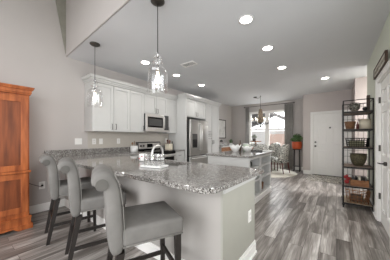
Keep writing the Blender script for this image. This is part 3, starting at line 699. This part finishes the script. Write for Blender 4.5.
# ------------------------------------------------------------------ pendants
def pendant(label, x, y_):
    t = thing('pendant_light', label, 'pendant light', (x, y_, CH), 0, 'glass pendants over the peninsula')
    MB().lathe([(0, 0), (.075, 0), (.075, -.012), (.05, -.028), (.01, -.034), (0, -.034)], n=28).build('canopy', M_bronze, t)
    MB().tube([(0, 0, -.03), (0, 0, -.57)], .0042, 8).build('cord', M_blackm, t)
    MB().cyl((0, 0, -.59), .016, .05).cyl((0, 0, -.74), .017, .07).cyl((0, 0, -.66), .006, .12).build('socket', M_chrome, t)
    prof = [(.026, -.57), (.030, -.575), (.028, -.60), (.052, -.615), (.054, -.628), (.030, -.645), (.028, -.655), (.058, -.668), (.060, -.68), (.034, -.695), (.040, -.71), (.085, -.735), (.106, -.765), (.113, -.80), (.113, -.985), (.120, -.995)]
    prof2 = [(r - .003, z) for r, z in prof[::-1]]
    MB().lathe(prof, n=36).build('glass_shade', M_glass, t)
    mb = MB(); mb.lathe([(0, -.775), (.013, -.775), (.013, -.80), (.024, -.835), (.028, -.86), (.020, -.892), (0, -.90)], n=18); mb.build('bulb', M_bulb, t)
    l = bpy.data.lights.new('pendant_lamp', 'POINT'); l.energy = PENDANT_POWER; l.shadow_soft_size = .012; l.color = (1, .97, .93)
    lo = bpy.data.objects.new('pendant_lamp', l); COL.objects.link(lo); lo.parent = t; lo.location = (0, 0, -.93)
pendant('nearest clear glass bottle pendant above the front of the peninsula', -1.56, 1.39)
pendant('farther clear glass bottle pendant, beside the wall cabinets', -3.07, 1.42)

# ------------------------------------------------------------------ recessed lights, vent
cans = [(-.91, 2.28, 'recessed ceiling light nearest the camera on the right'), (-.91, 3.22, 'second recessed ceiling light of the right-hand row'),
        (-.92, 4.29, 'third and farthest recessed ceiling light of the right-hand row'), (-.22, 5.69, 'recessed ceiling light nearest the front door'),
        (-3.04, 4.34, 'recessed ceiling light in front of the refrigerator'), (-3.02, 2.37, 'recessed ceiling light left of the near pendant shade'), (-3.04, 3.30, 'recessed ceiling light in front of the microwave')]
proto = None
for x, y_, lb in cans:
    if proto is None:
        t = proto = thing('recessed_light', lb, 'ceiling light', (x, y_, CH), 0, 'recessed ceiling lights')
        MB().lathe([(.072, -.001), (.095, -.001), (.095, -.008), (.088, -.012), (.072, -.006)], n=28).build('trim_ring', M_trim, t)
        MB().lathe([(0, -.003), (.072, -.003), (.072, -.006), (0, -.006)], n=24).build('diffuser', M_lamp, t)
        l = bpy.data.lights.new('recessed_lamp', 'SPOT'); l.energy = CAN_POWER; l.spot_size = math.radians(150); l.spot_blend = .8; l.shadow_soft_size = .07; l.color = (1, .985, .97)
        lo = bpy.data.objects.new('recessed_lamp', l); COL.objects.link(lo); lo.parent = t; lo.location = (0, 0, -.02)
    else:
        t = copy_tree(proto); t.location = (x, y_, CH); t['label'] = lb
t = thing('air_vent', 'small white ceiling air vent with dark slots', 'vent', (-2.38, 2.95, CH), 0)
mb = MB()
for a in ((-.16, -.09, .16, -.07), (-.16, .07, .16, .09), (-.16, -.07, -.14, .07), (.14, -.07, .16, .07)): mb.box(a[0], a[1], -.012, a[2], a[3], -.001)
mb.build('vent_frame', M_trim, t); B(-.14, -.07, -.004, .14, .07, -.001).build('backing', M_blackm, t)
for k in range(4): B(-.14, -.052 + k * .032, -.010, .14, -.043 + k * .032, -.005).build('slat', M_plastic, t)

# ------------------------------------------------------------------ bar stools
def make_stool():
    t = thing('bar_stool', '', 'bar stool', group='grey bar stools at the peninsula')
    SW = .215
    # seat
    mb = MB(); mb.box(-SW, -.20, .545, SW, .225, .665, bev=.028, seg=4); mb.build('seat', M_fabric, t)
    mb = MB(); pts = [(-SW + .01, -.19, .547), (SW - .01, -.19, .547), (SW - .01, .215, .547), (-SW + .01, .215, .547)]; mb.tube(pts, .006, 6, closed=True); mb.build('seat_piping', M_piping, t)
    # back: curved upholstered slab that rolls backward at the top
    cl = [(-.225, .50, .045), (-.235, .60, .050), (-.238, .70, .051), (-.243, .80, .050), (-.252, .89, .048), (-.262, .945, .048), (-.280, .982, .050), (-.305, .998, .052), (-.328, .988, .050), (-.338, .966, .042), (-.335, .950, .028)]
    P_ = []; Q_ = []
    for i, (y_, z, th) in enumerate(cl):
        a = cl[max(0, i - 1)]; b = cl[min(len(cl) - 1, i + 1)]; dy, dz = b[0] - a[0], b[1] - a[1]; L_ = math.hypot(dy, dz); ny, nz = dz / L_, -dy / L_
        P_.append((y_ + ny * th, z + nz * th)); Q_.append((y_ - ny * th, z - nz * th))
    mb = MB(); bm = mb.bm; xs = [-SW, -SW + .012, SW - .012, SW]
    ins = [.82, 1, 1, .82]
    rows = []
    for xi, x in enumerate(xs):
        row = []
        for p, q in zip(P_, Q_):
            c_ = ((p[0] + q[0]) / 2, (p[1] + q[1]) / 2); k = ins[xi]
            row.append((bm.verts.new((x, c_[0] + (p[0] - c_[0]) * k, c_[1] + (p[1] - c_[1]) * k)), bm.verts.new((x, c_[0] + (q[0] - c_[0]) * k, c_[1] + (q[1] - c_[1]) * k))))
        rows.append(row)
    n = len(cl)
    def F(*v):
        f = bm.faces.new(v); f.smooth = True
    for r0, r1 in zip(rows, rows[1:]):
        for i in range(n - 1):
            F(r0[i][0], r0[i + 1][0], r1[i + 1][0], r1[i][0]); F(r0[i][1], r1[i][1], r1[i + 1][1], r0[i + 1][1])
        F(r0[0][0], r1[0][0], r1[0][1], r0[0][1]); F(r0[n - 1][0], r0[n - 1][1], r1[n - 1][1], r1[n - 1][0])
    for r in (rows[0], rows[-1]):
        for i in range(n - 1): F(r[i][0], r[i][1], r[i + 1][1], r[i + 1][0])
    mb.build('backrest', M_fabric, t, sub=1)
    for sx in (-1, 1):
        mb = MB(); mb.tube([(sx * (SW - .008), p[0], p[1]) for p in P_[:7]], .003, 6); mb.build('back_piping', M_piping, t)
        MB().cyl((sx * (SW - .002), -.313, .958), .036, .012, 'x', n=20).build('scroll_end', mat('shaded_gathered_fabric', (92, 89, 85), .95, var=.08), t)  # gathered fabric, with shade on the scroll side put into its colour
    def leg(x, y0, y1, z1, w0=.021, w1=.015):
        mb = MB(); a = [mb.bm.verts.new((x + sx * w0, y0 + sy * w0, z1)) for sx, sy in ((-1, -1), (1, -1), (1, 1), (-1, 1))]; b = [mb.bm.verts.new((x * 1.0 + sx * w1, y1 + sy * w1, 0)) for sx, sy in ((-1, -1), (1, -1), (1, 1), (-1, 1))]
        mb.bm.faces.new(a); mb.bm.faces.new(b)
        for i in range(4): mb.bm.faces.new([a[i], a[(i + 1) % 4], b[(i + 1) % 4], b[i]])
        return mb.build('leg', M_dark, t)
    for sx in (-1, 1):
        leg(sx * .182, .185, .195, .55); leg(sx * .182, -.205, -.30, .51, .024, .016)
    for sx in (-1, 1): B(sx * .182 - .009, -.25, .19, sx * .182 + .009, .185, .222).build('stretcher', M_dark, t)
    B(-.165, .18, .25, .165, .20, .285).build('footrest', M_dark, t)
    B(-.165, -.265, .27, .165, -.245, .30).build('stretcher', M_dark, t)
    return t
spots = [(-1.175, .93, -25, 'grey upholstered bar stool with rolled back, nearest the camera'),
         (-2.04, 1.0, -18, 'grey upholstered bar stool with rolled back, middle of the three'),
         (-2.79, 1.035, -12, 'grey upholstered bar stool with rolled back, farthest left by the wall')]
st = make_stool()
for i, (x, y_, a, lb) in enumerate(spots):
    s_ = st if i == 0 else copy_tree(st); s_.location = (x, y_, 0); s_.rotation_euler = (0, 0, math.radians(a)); s_['label'] = lb

# ------------------------------------------------------------------ wood hutch
t = thing('wooden_hutch', 'tall reddish wood hutch cabinet at the left edge against the wall', 'cabinet', (-3.965, -.42, 0), R90)
WW = 1.11; D = .575
B(0, -D + .02, .10, WW, 0, 1.83).build('carcass', M_wood, t)
mb = MB()
for z0, z1, o_ in ((1.83, 1.85, .012), (1.85, 1.895, .02), (1.895, 1.915, .035), (1.915, 1.935, .045)): mb.box(-o_, -D - o_, z0, WW + o_, 0, z1)
mb.build('cornice', M_wood, t, bevel=.004)
mb = MB(); mb.box(-.012, -D - .012, .05, WW + .012, 0, .145); mb.box(-.02, -D - .02, .145, WW + .02, 0, .165)
pl = [(-.03, .0), (.12, .0), (.17, .035), (WW - .17, .035), (WW - .12, .0), (WW + .03, .0), (WW + .03, .065), (-.03, .065)]
mb.prism(pl, -D - .03, -D - .005, 'y'); mb.box(WW, -D - .005, 0, WW + .03, -.01, .065); mb.build('plinth', M_wood, t, bevel=.003)
def hdoor(x0, x1, z0, z1, nm, kx, kz):
    mb = MB(); fr = .075
    for a, b, c, d in ((x0, x0 + fr, z0, z1), (x1 - fr, x1, z0, z1), (x0 + fr, x1 - fr, z0, z0 + fr), (x0 + fr, x1 - fr, z1 - fr, z1)): mb.box(a, -D, c, b, -D + .02, d, bev=.003)
    o = mb.build(nm, M_wood, t); B(x0 + fr, -D + .009, z0 + fr, x1 - fr, -D + .018, z1 - fr).build('door_panel', M_woodp, o)
    MB().sph((kx, -D - .016, kz), .015).build('knob', M_bronze, o)
hdoor(.015, .552, .80, 1.80, 'hutch_door', .52, 1.2); hdoor(.558, 1.095, .80, 1.80, 'hutch_door', .59, 1.2)
hdoor(.015, .552, .23, .76, 'hutch_door', .52, .62); hdoor(.558, 1.095, .23, .76, 'hutch_door', .59, .62)
B(-.012, -D - .012, .765, WW + .012, 0, .795, bev=.004).build('waist_moulding', M_wood, t)

# ------------------------------------------------------------------ dining corner
t = thing('curtain_rod', 'dark curtain rod above the dining window', 'curtain rod', (-2.3, 8.085, 2.615))
MB().tube([(-.98, 0, 0), (.98, 0, 0)], .011, 8).build('rod', M_bronze, t)
for s_ in (-1, 1):
    MB().sph((s_ * 1.0, 0, 0), .028).build('finial', M_bronze, t); MB().tube([(s_ * .86, 0, 0), (s_ * .86, .095, 0)], .008, 6).build('bracket', M_bronze, t)
def curtain(label, x0, x1, seed):
    rr = random.Random(seed); n = 60; mb = MB(); th = .004
    cols = []
    for side in (0, 1):
        top = []; bot = []
        for k in range(n + 1):
            u = k / n; x = x0 + (x1 - x0) * u; yy = .028 * math.sin(u * 2 * PI * 5.5) ; y_ = 8.085 + yy * .9 + side * th
            top.append(mb.bm.verts.new((x, y_, 2.59))); bot.append(mb.bm.verts.new((x + .004 * math.sin(k), y_ + .006 * math.sin(u * 17), .03)))
        cols.append((top, bot))
        for k in range(n): mb.bm.faces.new([top[k], top[k + 1], bot[k + 1], bot[k]]).smooth = True
    (t0, b0), (t1, b1) = cols
    for k in range(n): mb.bm.faces.new([t0[k], t0[k + 1], t1[k + 1], t1[k]]); mb.bm.faces.new([b0[k], b0[k + 1], b1[k + 1], b1[k]])
    for k in (0, n): mb.bm.faces.new([t0[k], t1[k], b1[k], b0[k]])
    return tag(mb.build('window_curtain', M_curtain), label, 'curtain', 'grey curtains')
curtain('grey curtain hanging at the left side of the dining window', -3.25, -3.08, 1); curtain('grey curtain hanging at the right side of the dining window', -1.64, -1.34, 2)
mb = MB(); mb.lathe([(0, .001), (1.06, .001), (1.08, .006), (1.06, .012), (0, .012)], n=64); o = mb.build('round_rug', M_rug); o.location = (-2.12, 7.05, 0); tag(o, 'large round pale rug under the dining table', 'rug')
o = B(-.72, 6.42, .001, .26, 7.40, .012, bev=.004).build('entry_rug', M_mat); tag(o, 'patterned grey and cream mat in front of the front door', 'doormat')
t = thing('dining_table', 'round dining table with pale top in front of the window', 'table', (-2.35, 7.2, .013))
MB().lathe([(0, .715), (.52, .715), (.55, .725), (.55, .745), (0, .745)], n=48).build('tabletop', mat('grey_washed_wood', (150, 144, 136), .5, scale=6, stretch=(1, 8, 1), col2=(176, 170, 160)), t)
MB().lathe([(0, .714), (.09, .714), (.06, .60), (.045, .4), (.07, .22), (.07, .10), (0, .10)], n=20).build('pedestal', M_redwood, t)
for k in range(4):
    a = k * PI / 2 + .4; MB().tube([(.05 * math.cos(a), .05 * math.sin(a), .16), (.22 * math.cos(a), .22 * math.sin(a), .08), (.36 * math.cos(a), .36 * math.sin(a), .02)], [.03, .025, .02], 8).build('foot', M_redwood, t)
def dining_chair():
    t = thing('dining_chair', '', 'chair', group='floral dining chairs around the round table')
    B(-.24, -.22, .36, .24, .24, .48, bev=.035, seg=4).build('seat', M_floral, t)
    mb = MB(); n = 12; rows = []
    for j, z in enumerate((.40, .55, .72, .88, 1.0)):
        wd = (.25, .27, .27, .25, .17)[j]; yb = -.20 - .035 * j; row = []
        for k in range(n + 1):
            u = -1 + 2 * k / n; row.append((mb.bm.verts.new((wd * u, yb + .08 * u * u, z + (.03 if j < 4 else .03) * (1 - u * u))), mb.bm.verts.new((wd * u * .96, yb + .08 * u * u + .06, z + .02 * (1 - u * u)))))
        rows.append(row)
    for r0, r1 in zip(rows, rows[1:]):
        for k in range(n):
            for s_ in (0, 1): mb.bm.faces.new([r0[k][s_], r0[k + 1][s_], r1[k + 1][s_], r1[k][s_]]).smooth = True
        for k in (0, n): mb.bm.faces.new([r0[k][0], r0[k][1], r1[k][1], r1[k][0]]).smooth = True
    for r in (rows[0], rows[-1]):
        for k in range(n): mb.bm.faces.new([r[k][0], r[k + 1][0], r[k + 1][1], r[k][1]]).smooth = True
    mb.build('backrest', M_floral, t)
    for sx in (-1, 1):
        MB().tube([(sx * .20, .20, .37), (sx * .205, .21, .0)], [.022, .013], 8).build('leg', M_redwood, t)
        MB().tube([(sx * .19, -.19, .37), (sx * .20, -.25, .0)], [.022, .013], 8).build('leg', M_redwood, t)
    return t
dc = dining_chair()
for i, (x, y_, a, lb) in enumerate([(-2.12, 6.66, 18, 'grey floral dining chair with its back to the kitchen island'), (-1.60, 7.14, 72, 'grey floral dining chair at the right side of the round table'),
                                    (-2.75, 7.68, -150, 'grey floral dining chair on the window side, left of the table'), (-2.02, 7.80, 165, 'grey floral dining chair on the window side, right of the table')]):
    c_ = dc if i == 0 else copy_tree(dc); c_.location = (x, y_, .014); c_.rotation_euler = (0, 0, math.radians(a)); c_['label'] = lb
t = thing('pedestal_stand', 'wooden pedestal stand on the dining table holding a plant', 'stand', (-2.45, 7.1, .76))
MB().lathe([(0, 0), (.09, 0), (.08, .015), (.02, .03), (.016, .16), (.02, .30), (.03, .335), (0, .335)], n=20).build('stem', M_rust, t)
MB().lathe([(0, .335), (.20, .335), (.205, .35), (.20, .365), (0, .365)], n=32).build('plate', M_rust, t)
t = thing('potted_herb', 'small leafy plant in a grey pot on the wooden pedestal stand', 'plant', (-2.50, 7.08, 1.127))
MB().lathe([(0, 0), (.05, 0), (.065, .09), (.06, .09), (.047, .01), (0, .01)], n=20).build('pot', M_bronze, t)
leaves(MB(), (0, 0, .15), (.11, .11, .11), 130, .05, random.Random(5)).build('foliage', M_leaf2, t)
t = thing('flower_bowl', 'bowl of orange flowers on the dining table', 'flowers', (-2.55, 6.88, .76))
MB().lathe([(0, 0), (.05, 0), (.09, .06), (.085, .06), (.045, .01), (0, .01)], n=20).build('bowl_body', M_bead, t)
mb = MB(); rr = random.Random(9)
for k in range(16):
    a = rr.uniform(0, 2 * PI); r_ = .09 * math.sqrt(rr.random()); mb.sph((r_ * math.cos(a), r_ * math.sin(a), .09 + .03 * rr.random()), .032, (1, 1, .7), n=8)
mb.build('blossom', M_terra, t)
# chandelier
t = thing('chandelier', 'wood-beaded candle chandelier hanging over the dining table', 'chandelier', (-2.14, 6.70, CH))
MB().lathe([(0, 0), (.012, 0), (.02, -.01), (.012, -.03), (0, -.03)], n=14).build('ceiling_hook', M_blackm, t)
MB().tube([(0, 0, -.02), (0, 0, -.50)], .006, 8).build('chain', M_blackm, t)
mb = MB()
for z, r_ in ((-.50, .03), (-.55, .045), (-.60, .055), (-.655, .06), (-.71, .055), (-.76, .06), (-.815, .07), (-.87, .075), (-.925, .06)):
    for k in range(8): mb.sph((r_ * math.cos(k * PI / 4 + z * 9), r_ * math.sin(k * PI / 4 + z * 9), z), .028, n=8)
mb.build('bead_body', M_bead, t)
l = bpy.data.lights.new('chandelier_lamp', 'POINT'); l.energy = CHANDELIER_POWER / 3; l.shadow_soft_size = .01; l.color = (1, .97, .93)
for k in (0, 2, 4):
    lo = bpy.data.objects.new('chandelier_lamp', l); COL.objects.link(lo); lo.parent = t; lo.location = (.33 * math.cos(k * PI / 3 + .2), .33 * math.sin(k * PI / 3 + .2), -.80)
RR = .27; ringz = -.98
MB().tube([(RR * math.cos(k * PI / 18), RR * math.sin(k * PI / 18), ringz) for k in range(36)], .010, 6, closed=True).build('ring', M_blackm, t)
MB().sph((0, 0, -1.09), .035).cyl((0, 0, -1.02), .012, .12).build('finial', M_blackm, t)
for k in range(6):
    a = k * PI / 3 + .2; ca, sa = math.cos(a), math.sin(a)
    o = MB().tube([(0, 0, -.95), (.10 * ca, .10 * sa, -1.04), (.20 * ca, .20 * sa, -1.03), (RR * ca, RR * sa, -.97), (RR * ca, RR * sa, -.93)], .007, 6).build('arm', M_blackm, t)
    MB().cyl((RR * ca, RR * sa, -.89), .013, .08, n=10).build('candle_sleeve', M_cerw, o)
    MB().lathe([(0, -.85), (.010, -.845), (.014, -.82), (0, -.785)], (RR * ca, RR * sa, 0), n=10).build('candle_bulb', M_bulb, o)
t = thing('ceiling_canopy', 'dark round fixture plate on the ceiling left of chandelier chain', 'ceiling fixture', (-2.36, 6.79, CH))
MB().lathe([(0, 0), (.065, 0), (.065, -.015), (.04, -.035), (0, -.04)], n=24).build('plate', M_bronze, t)
MB().tube([(0, 0, -.035), (.06, -.025, -.07), (.15, -.06, -.07), (.218, -.088, -.03)], .005, 6).build('swag_chain', M_blackm, t)

# plant stand and orange pot
t = thing('plant_stand', 'dark slim plant stand holding the orange pot', 'plant stand', (-1.17, 7.90, 0))
MB().lathe([(0, .80), (.15, .80), (.15, .825), (0, .825)], n=24).build('top', M_dark, t)
for k in range(4):
    a = PI / 4 + k * PI / 2; MB().tube([(.12 * math.cos(a), .12 * math.sin(a), .80), (.135 * math.cos(a), .135 * math.sin(a), 0)], .012, 6).build('leg', M_dark, t)
MB().lathe([(0, .18), (.115, .18), (.115, .195), (0, .195)], n=24).build('shelf', M_dark, t)
t = thing('potted_plant', 'bright orange pot with leafy green plant by the curtain', 'plant', (-1.17, 7.90, .827))
MB().lathe([(0, 0), (.12, 0), (.16, .05), (.175, .15), (.165, .25), (.18, .27), (.16, .27), (.15, .24), (0, .235)], n=32).build('pot', M_terra, t)
leaves(MB(), (0, 0, .37), (.19, .16, .20), 260, .10, random.Random(11), .5).build('foliage', M_leaf, t)

# sideboard on left wall with its things, framed print
t = thing('wooden_sideboard', 'low brown wood sideboard with white top on the dining wall', 'sideboard', (-3.965, 6.50, 0), R90)
B(.0, -.36, .87, 1.44, 0, .90, bev=.004).build('top', M_white, t); B(.02, -.34, .08, 1.42, -.01, .87).build('carcass', M_white, t)
for a, b in ((.04, .71), (.73, 1.40)):
    o = B(a, -.355, .70, b, -.34, .855, bev=.003).build('drawer', M_rust, t); MB().sph(((a + b) / 2, -.365, .78), .012, n=8).build('knob', M_blackm, o)
    o = B(a, -.355, .12, b, -.34, .68, bev=.003).build('cabinet_door', M_white, t)
for a, b in ((.02, .07), (1.37, 1.42)): B(a, -.33, 0, b, -.02, .08).build('foot', M_white, t)
t = thing('framed_print', 'dark-framed pale watercolour print on the left dining wall', 'picture', (-3.978, 7.08, 1.63), R90)
mb = MB()
for a in ((-.47, -.41, .47, -.37), (-.47, .37, .47, .41), (-.47, -.37, -.43, .37), (.43, -.37, .47, .37)): mb.box(a[0], -.03, a[1], a[2], 0, a[3])
mb.build('picture_frame', M_bronze, t); B(-.43, -.015, -.37, .43, 0, .37).build('print', M_art, t)
t = thing('potted_plant', 'small green plant in a white pot on the sideboard', 'plant', (-3.74, 7.62, .902))
MB().lathe([(0, 0), (.05, 0), (.065, .11), (.06, .11), (.047, .012), (0, .012)], n=20).build('pot', M_cerw, t)
leaves(MB(), (0, 0, .19), (.10, .12, .10), 110, .06, random.Random(21)).build('foliage', M_leaf, t)
for k, (y_, hgt, dsc) in enumerate(((6.93, .14, 'short clear glass vase on the sideboard, left of the taller one'), (7.08, .24, 'tall clear glass vase in the middle of the sideboard'), (7.24, .17, 'clear glass vase on the sideboard, nearest the white plant pot'))):
    t = thing('glass_vase', dsc, 'vase', (-3.76, y_, .902), 0, 'glass vases on the sideboard')
    MB().lathe([(0, 0), (.04, 0), (.05, hgt * .3), (.025, hgt * .7), (.03, hgt), (.027, hgt), (.022, hgt * .7), (.046, hgt * .3), (.036, .01), (0, .01)], n=18).build('vase_body', M_glass, t)
t = thing('metal_lantern', 'dark grey rounded lantern at the left end of the sideboard', 'lantern', (-3.74, 6.74, .902))
MB().cyl((0, 0, .011), .075, .02).cyl((0, 0, .19), .07, .012).build('base', M_darkgrey, t)
for k in range(6): MB().tube([(.065 * math.cos(k * PI / 3), .065 * math.sin(k * PI / 3), .02), (.065 * math.cos(k * PI / 3), .065 * math.sin(k * PI / 3), .19)], .006, 6).build('bar', M_darkgrey, t)
MB().lathe([(.07, .195), (.055, .24), (.015, .265), (0, .27)], n=20).build('roof', M_darkgrey, t); MB().cyl((0, 0, .065), .03, .09).build('candle', M_cerw, t)

# wall decal beside the refrigerator
t = thing('wall_decal', 'small lines of dark script lettering on the pantry side beside refrigerator', 'lettering', (-3.305, 5.20, 1.35), R90)
mb = MB(); rr = random.Random(2)
for ln, z in enumerate((.10, .05, 0, -.05, -.13)):
    x = -.10
    while x < .10:
        wd = rr.uniform(.015, .04); mb.tube([(x + wd * q / 5, 0, z + .007 * math.sin(q * 2.3 + ln)) for q in range(6)], .0028, 5); x += wd + .012
mb.build('lettering', M_bronze, t)

# ------------------------------------------------------------------ sign above the right door
t = thing('wooden_sign', 'cream distressed wooden sign resting on top of the right door casing', 'sign', (.478, 3.545, 2.137), -R90)
B(-.405, -.008, .012, .405, .008, .135).build('sign_face', M_sign, t)
mb = MB(); mb.box(-.41, -.016, 0, .41, .01, .012); mb.box(-.41, -.016, .135, .41, .01, .145); mb.box(-.42, -.016, 0, -.405, .01, .145); mb.box(.405, -.016, 0, .42, .01, .145); mb.build('sign_frame', mat('dark_walnut', (70, 52, 40), .6), t)
mb = MB(); rr = random.Random(8); x = -.33
while x < .33:
    wd = rr.uniform(.05, .1); mb.tube([(x + wd * q / 6, -.009, .072 + .022 * math.sin(q * 2.1 + x * 9)) for q in range(7)], .003, 5); x += wd + .02
mb.build('script_lettering', mat('faded_grey_ink', (150, 142, 130), .8), t)

# ------------------------------------------------------------------ rolling rack
M_wire = mat('grey_wire', (120, 116, 110), .4, metal=.5)
t = thing('rolling_rack', 'tall dark metal wheeled rack with wooden shelves against the sage wall', 'shelf rack', (.30, 4.52, 0))
RX, RY = .195, .25; TOP = 1.90
for sx in (-1, 1):
    for sy in (-1, 1):
        MB().box(sx * RX - .009, sy * RY - .009, .07, sx * RX + .009, sy * RY + .009, TOP).build('post', M_blackm, t)
        o = MB().cyl((sx * RX, sy * RY, .036), .035, .022, 'x', n=18).build('caster_wheel', M_black, t); B(sx * RX - .018, sy * RY - .015, .045, sx * RX + .018, sy * RY + .015, .075).build('caster_bracket', M_blackm, o)
SHZ = [.10, .40, .74, 1.08, 1.40, 1.71]
for i, z in enumerate(SHZ):
    o = B(-RX + .011, -RY + .011, z - .02, RX - .011, RY - .011, z).build('shelf', M_tan if i == 0 else M_shelf, t)
    mb = MB(); mb.box(-RX, -RY - .014, z - .03, RX, -RY - .0, z - .005); mb.box(-RX, RY, z - .03, RX, RY + .014, z - .005); mb.box(-RX - .012, -RY, z - .03, -RX, RY, z - .005); mb.box(RX, -RY, z - .03, RX + .012, RY, z - .005)
    mb.build('shelf_rail', M_blackm, t)
mb = MB()
for zz in (TOP,): mb.tube([(-RX, -RY, zz), (RX, -RY, zz), (RX, RY, zz), (-RX, RY, zz)], .008, 6, closed=True)
mb.build('top_rail', M_blackm, t)
mb = MB()
for z0 in [s_ for s_ in SHZ]:
    pass
for k in range(1, 6):
    yy = -RY + k * (2 * RY / 6); mb.tube([(-RX, yy, .1), (-RX, yy, TOP)], .0034, 4)
for z in [x * .12 + .16 for x in range(15)]:
    mb.tube([(-RX, -RY, z), (-RX, RY, z)], .0034, 4)
mb.build('side_wire_grid', M_wire, t)
mb = MB()
for k in range(1, 5):
    xx = -RX + k * (2 * RX / 5); mb.tube([(xx, RY, .1), (xx, RY, TOP)], .0034, 4)
for z in [x * .12 + .16 for x in range(15)]: mb.tube([(-RX, RY, z), (RX, RY, z)], .0034, 4)
mb.build('back_wire_grid', M_wire, t)
def wire_basket(label, loc, w0, d0, w1, d1, hgt, m, nw=7, nz=4, th=.004, name='wire_basket'):
    t = thing(name, label, 'basket', loc); mb = MB()
    for j in range(nz + 1):
        u = j / nz; a, b = (w0 + (w1 - w0) * u) / 2, (d0 + (d1 - d0) * u) / 2; mb.tube([(-a, -b, hgt * u + th), (a, -b, hgt * u + th), (a, b, hgt * u + th), (-a, b, hgt * u + th)], th if j < nz else th * 1.7, 5, closed=True)
    mb.build('rim_wires', m, t); mb = MB()
    for k in range(nw + 1):
        u = -1 + 2 * k / nw
        for s_ in (-1, 1):
            mb.tube([(u * w0 / 2, s_ * d0 / 2, th), (u * w1 / 2, s_ * d1 / 2, hgt)], th * .8, 4); mb.tube([(s_ * w0 / 2, u * d0 / 2, th), (s_ * w1 / 2, u * d1 / 2, hgt)], th * .8, 4)
        mb.tube([(u * w0 / 2, -d0 / 2, th), (u * w0 / 2, d0 / 2, th)], th * .8, 4)
    mb.build('upright_wires', m, t); return t
# top shelf
rr = random.Random(4); mb = MB()
t = thing('decorative_ball', 'large tarnished metallic leaf ball on the top rack shelf', 'ornament', (.27, 4.47, 1.712))
mb.sph((0, 0, .085), .075, n=16); mb.build('core', M_metalball, t); leaves(MB(), (0, 0, .10), (.09, .09, .075), 260, .045, rr, 0).build('leaf_wrap', M_metalball, t)
t = thing('decorative_ball', 'smaller dark ball ornament right of the leaf ball on top shelf', 'ornament', (.405, 4.40, 1.712))
MB().sph((0, 0, .04), .035, n=16).build('core', M_blackm, t)
o = B(-.022, -.035, 0, .022, .035, .28, bev=.004).build('wooden_totem', mat('dark_brown_wood', (64, 46, 34), .6, scale=20)); o.location = (.455, 4.48, 1.712); tag(o, 'tall dark brown wooden block upright on the top rack shelf', 'ornament')
# second shelf
t = thing('wicker_basket', 'brown wicker basket at the left of the second rack shelf', 'basket', (.205, 4.44, 1.402))
MB().lathe([(0, 0), (.06, 0), (.082, .13), (.075, .13), (.054, .012), (0, .012)], n=24, sy=1.3).build('basket_body', M_wicker, t)
MB().tube([(.078 * math.cos(k * PI / 12), .101 * math.sin(k * PI / 12), .13) for k in range(24)], .008, 6, closed=True).build('rim', M_wicker, t)
bottle('dark_bottle', 'small dark red bottle between basket and cream canister on rack', (.305, 4.38, 1.402), .02, .12, M_redwood)
t = thing('storage_canister', 'wide cream canister at the right of the second rack shelf', 'canister', (.405, 4.44, 1.402))
MB().cyl((0, 0, .075), .08, .15, n=28).build('canister_body', M_cream, t); MB().cyl((0, 0, .159), .083, .016, n=28).build('lid', M_tan, t)
# third
wire_basket('dark oblong wire basket on the third rack shelf', (.30, 4.46, 1.082), .27, .30, .31, .34, .15, M_blackm, 9, 4)
tag(B(.19, 4.34, 1.09, .40, 4.56, 1.19, bev=.02, seg=3).build('folded_cloth', mat('olive_cloth', (132, 128, 104), .9, scale=14, bump=.3)), 'folded olive cloth inside the third-shelf wire basket', 'cloth')
# fourth
t = thing('woven_bowl', 'round olive woven bowl on the fourth rack shelf', 'bowl', (.32, 4.46, .742))
MB().lathe([(0, 0), (.06, 0), (.10, .07), (.118, .16), (.112, .21), (.104, .21), (.108, .16), (.09, .075), (.055, .012), (0, .012)], n=28).build('bowl_body', M_olive, t)
MB().tube([(.112 * math.cos(k * PI / 12), .112 * math.sin(k * PI / 12), .21) for k in range(24)], .008, 6, closed=True).build('rim', M_olive, t)
# fifth
t = thing('wooden_crate', 'open brown wooden crate on the fifth rack shelf', 'crate', (.325, 4.42, .402))
mb = MB(); mb.box(-.12, -.13, 0, .12, .13, .012); mb.box(-.12, -.13, .012, -.108, .13, .105); mb.box(.108, -.13, .012, .12, .13, .105); mb.box(-.108, -.13, .012, .108, -.118, .105); mb.box(-.108, .118, .012, .108, .13, .105); mb.build('crate_body', M_rust, t)
for k in range(5):
    tag(B(-.095 + k * .042, -.105, 0, -.065 + k * .042, .10, .135, bev=.004).build('small_book', [M_darkgrey, M_blackm, M_cream, M_blackm, M_bronze][k]), ['dark grey book, first from the left in the wooden crate', 'black book, second from the left in the wooden crate', 'cream book in the middle of the wooden crate', 'black book right of the cream book in the wooden crate', 'greyish book at the right end of the wooden crate'][k], 'book', 'books in the rack crate').location = (.325, 4.42, .415)
mb = MB(); mb.sph((0, 0, .04), .038, n=10); mb.sph((.02, .04, .09), .035, n=10); mb.sph((-.02, .02, .12), .03, n=10); mb.sph((.0, -.03, .15), .022, n=10)
o = mb.build('paper_pompom', M_red); o.location = (.158, 4.42, .402); tag(o, 'cluster of red pompoms left of the wooden crate on rack', 'decoration')
wire_basket('big rusty wire basket on the bottom rack shelf', (.30, 4.46, .102), .28, .34, .32, .38, .22, M_rust, 6, 4, .005)
tag(MB().cyl((0, 0, .05), .09, .10, n=20).build('round_tin', mat('dull_brown_tin', (104, 84, 70), .6)), 'round brown tin inside the bottom wire basket', 'tin').location = (.30, 4.46, .112)
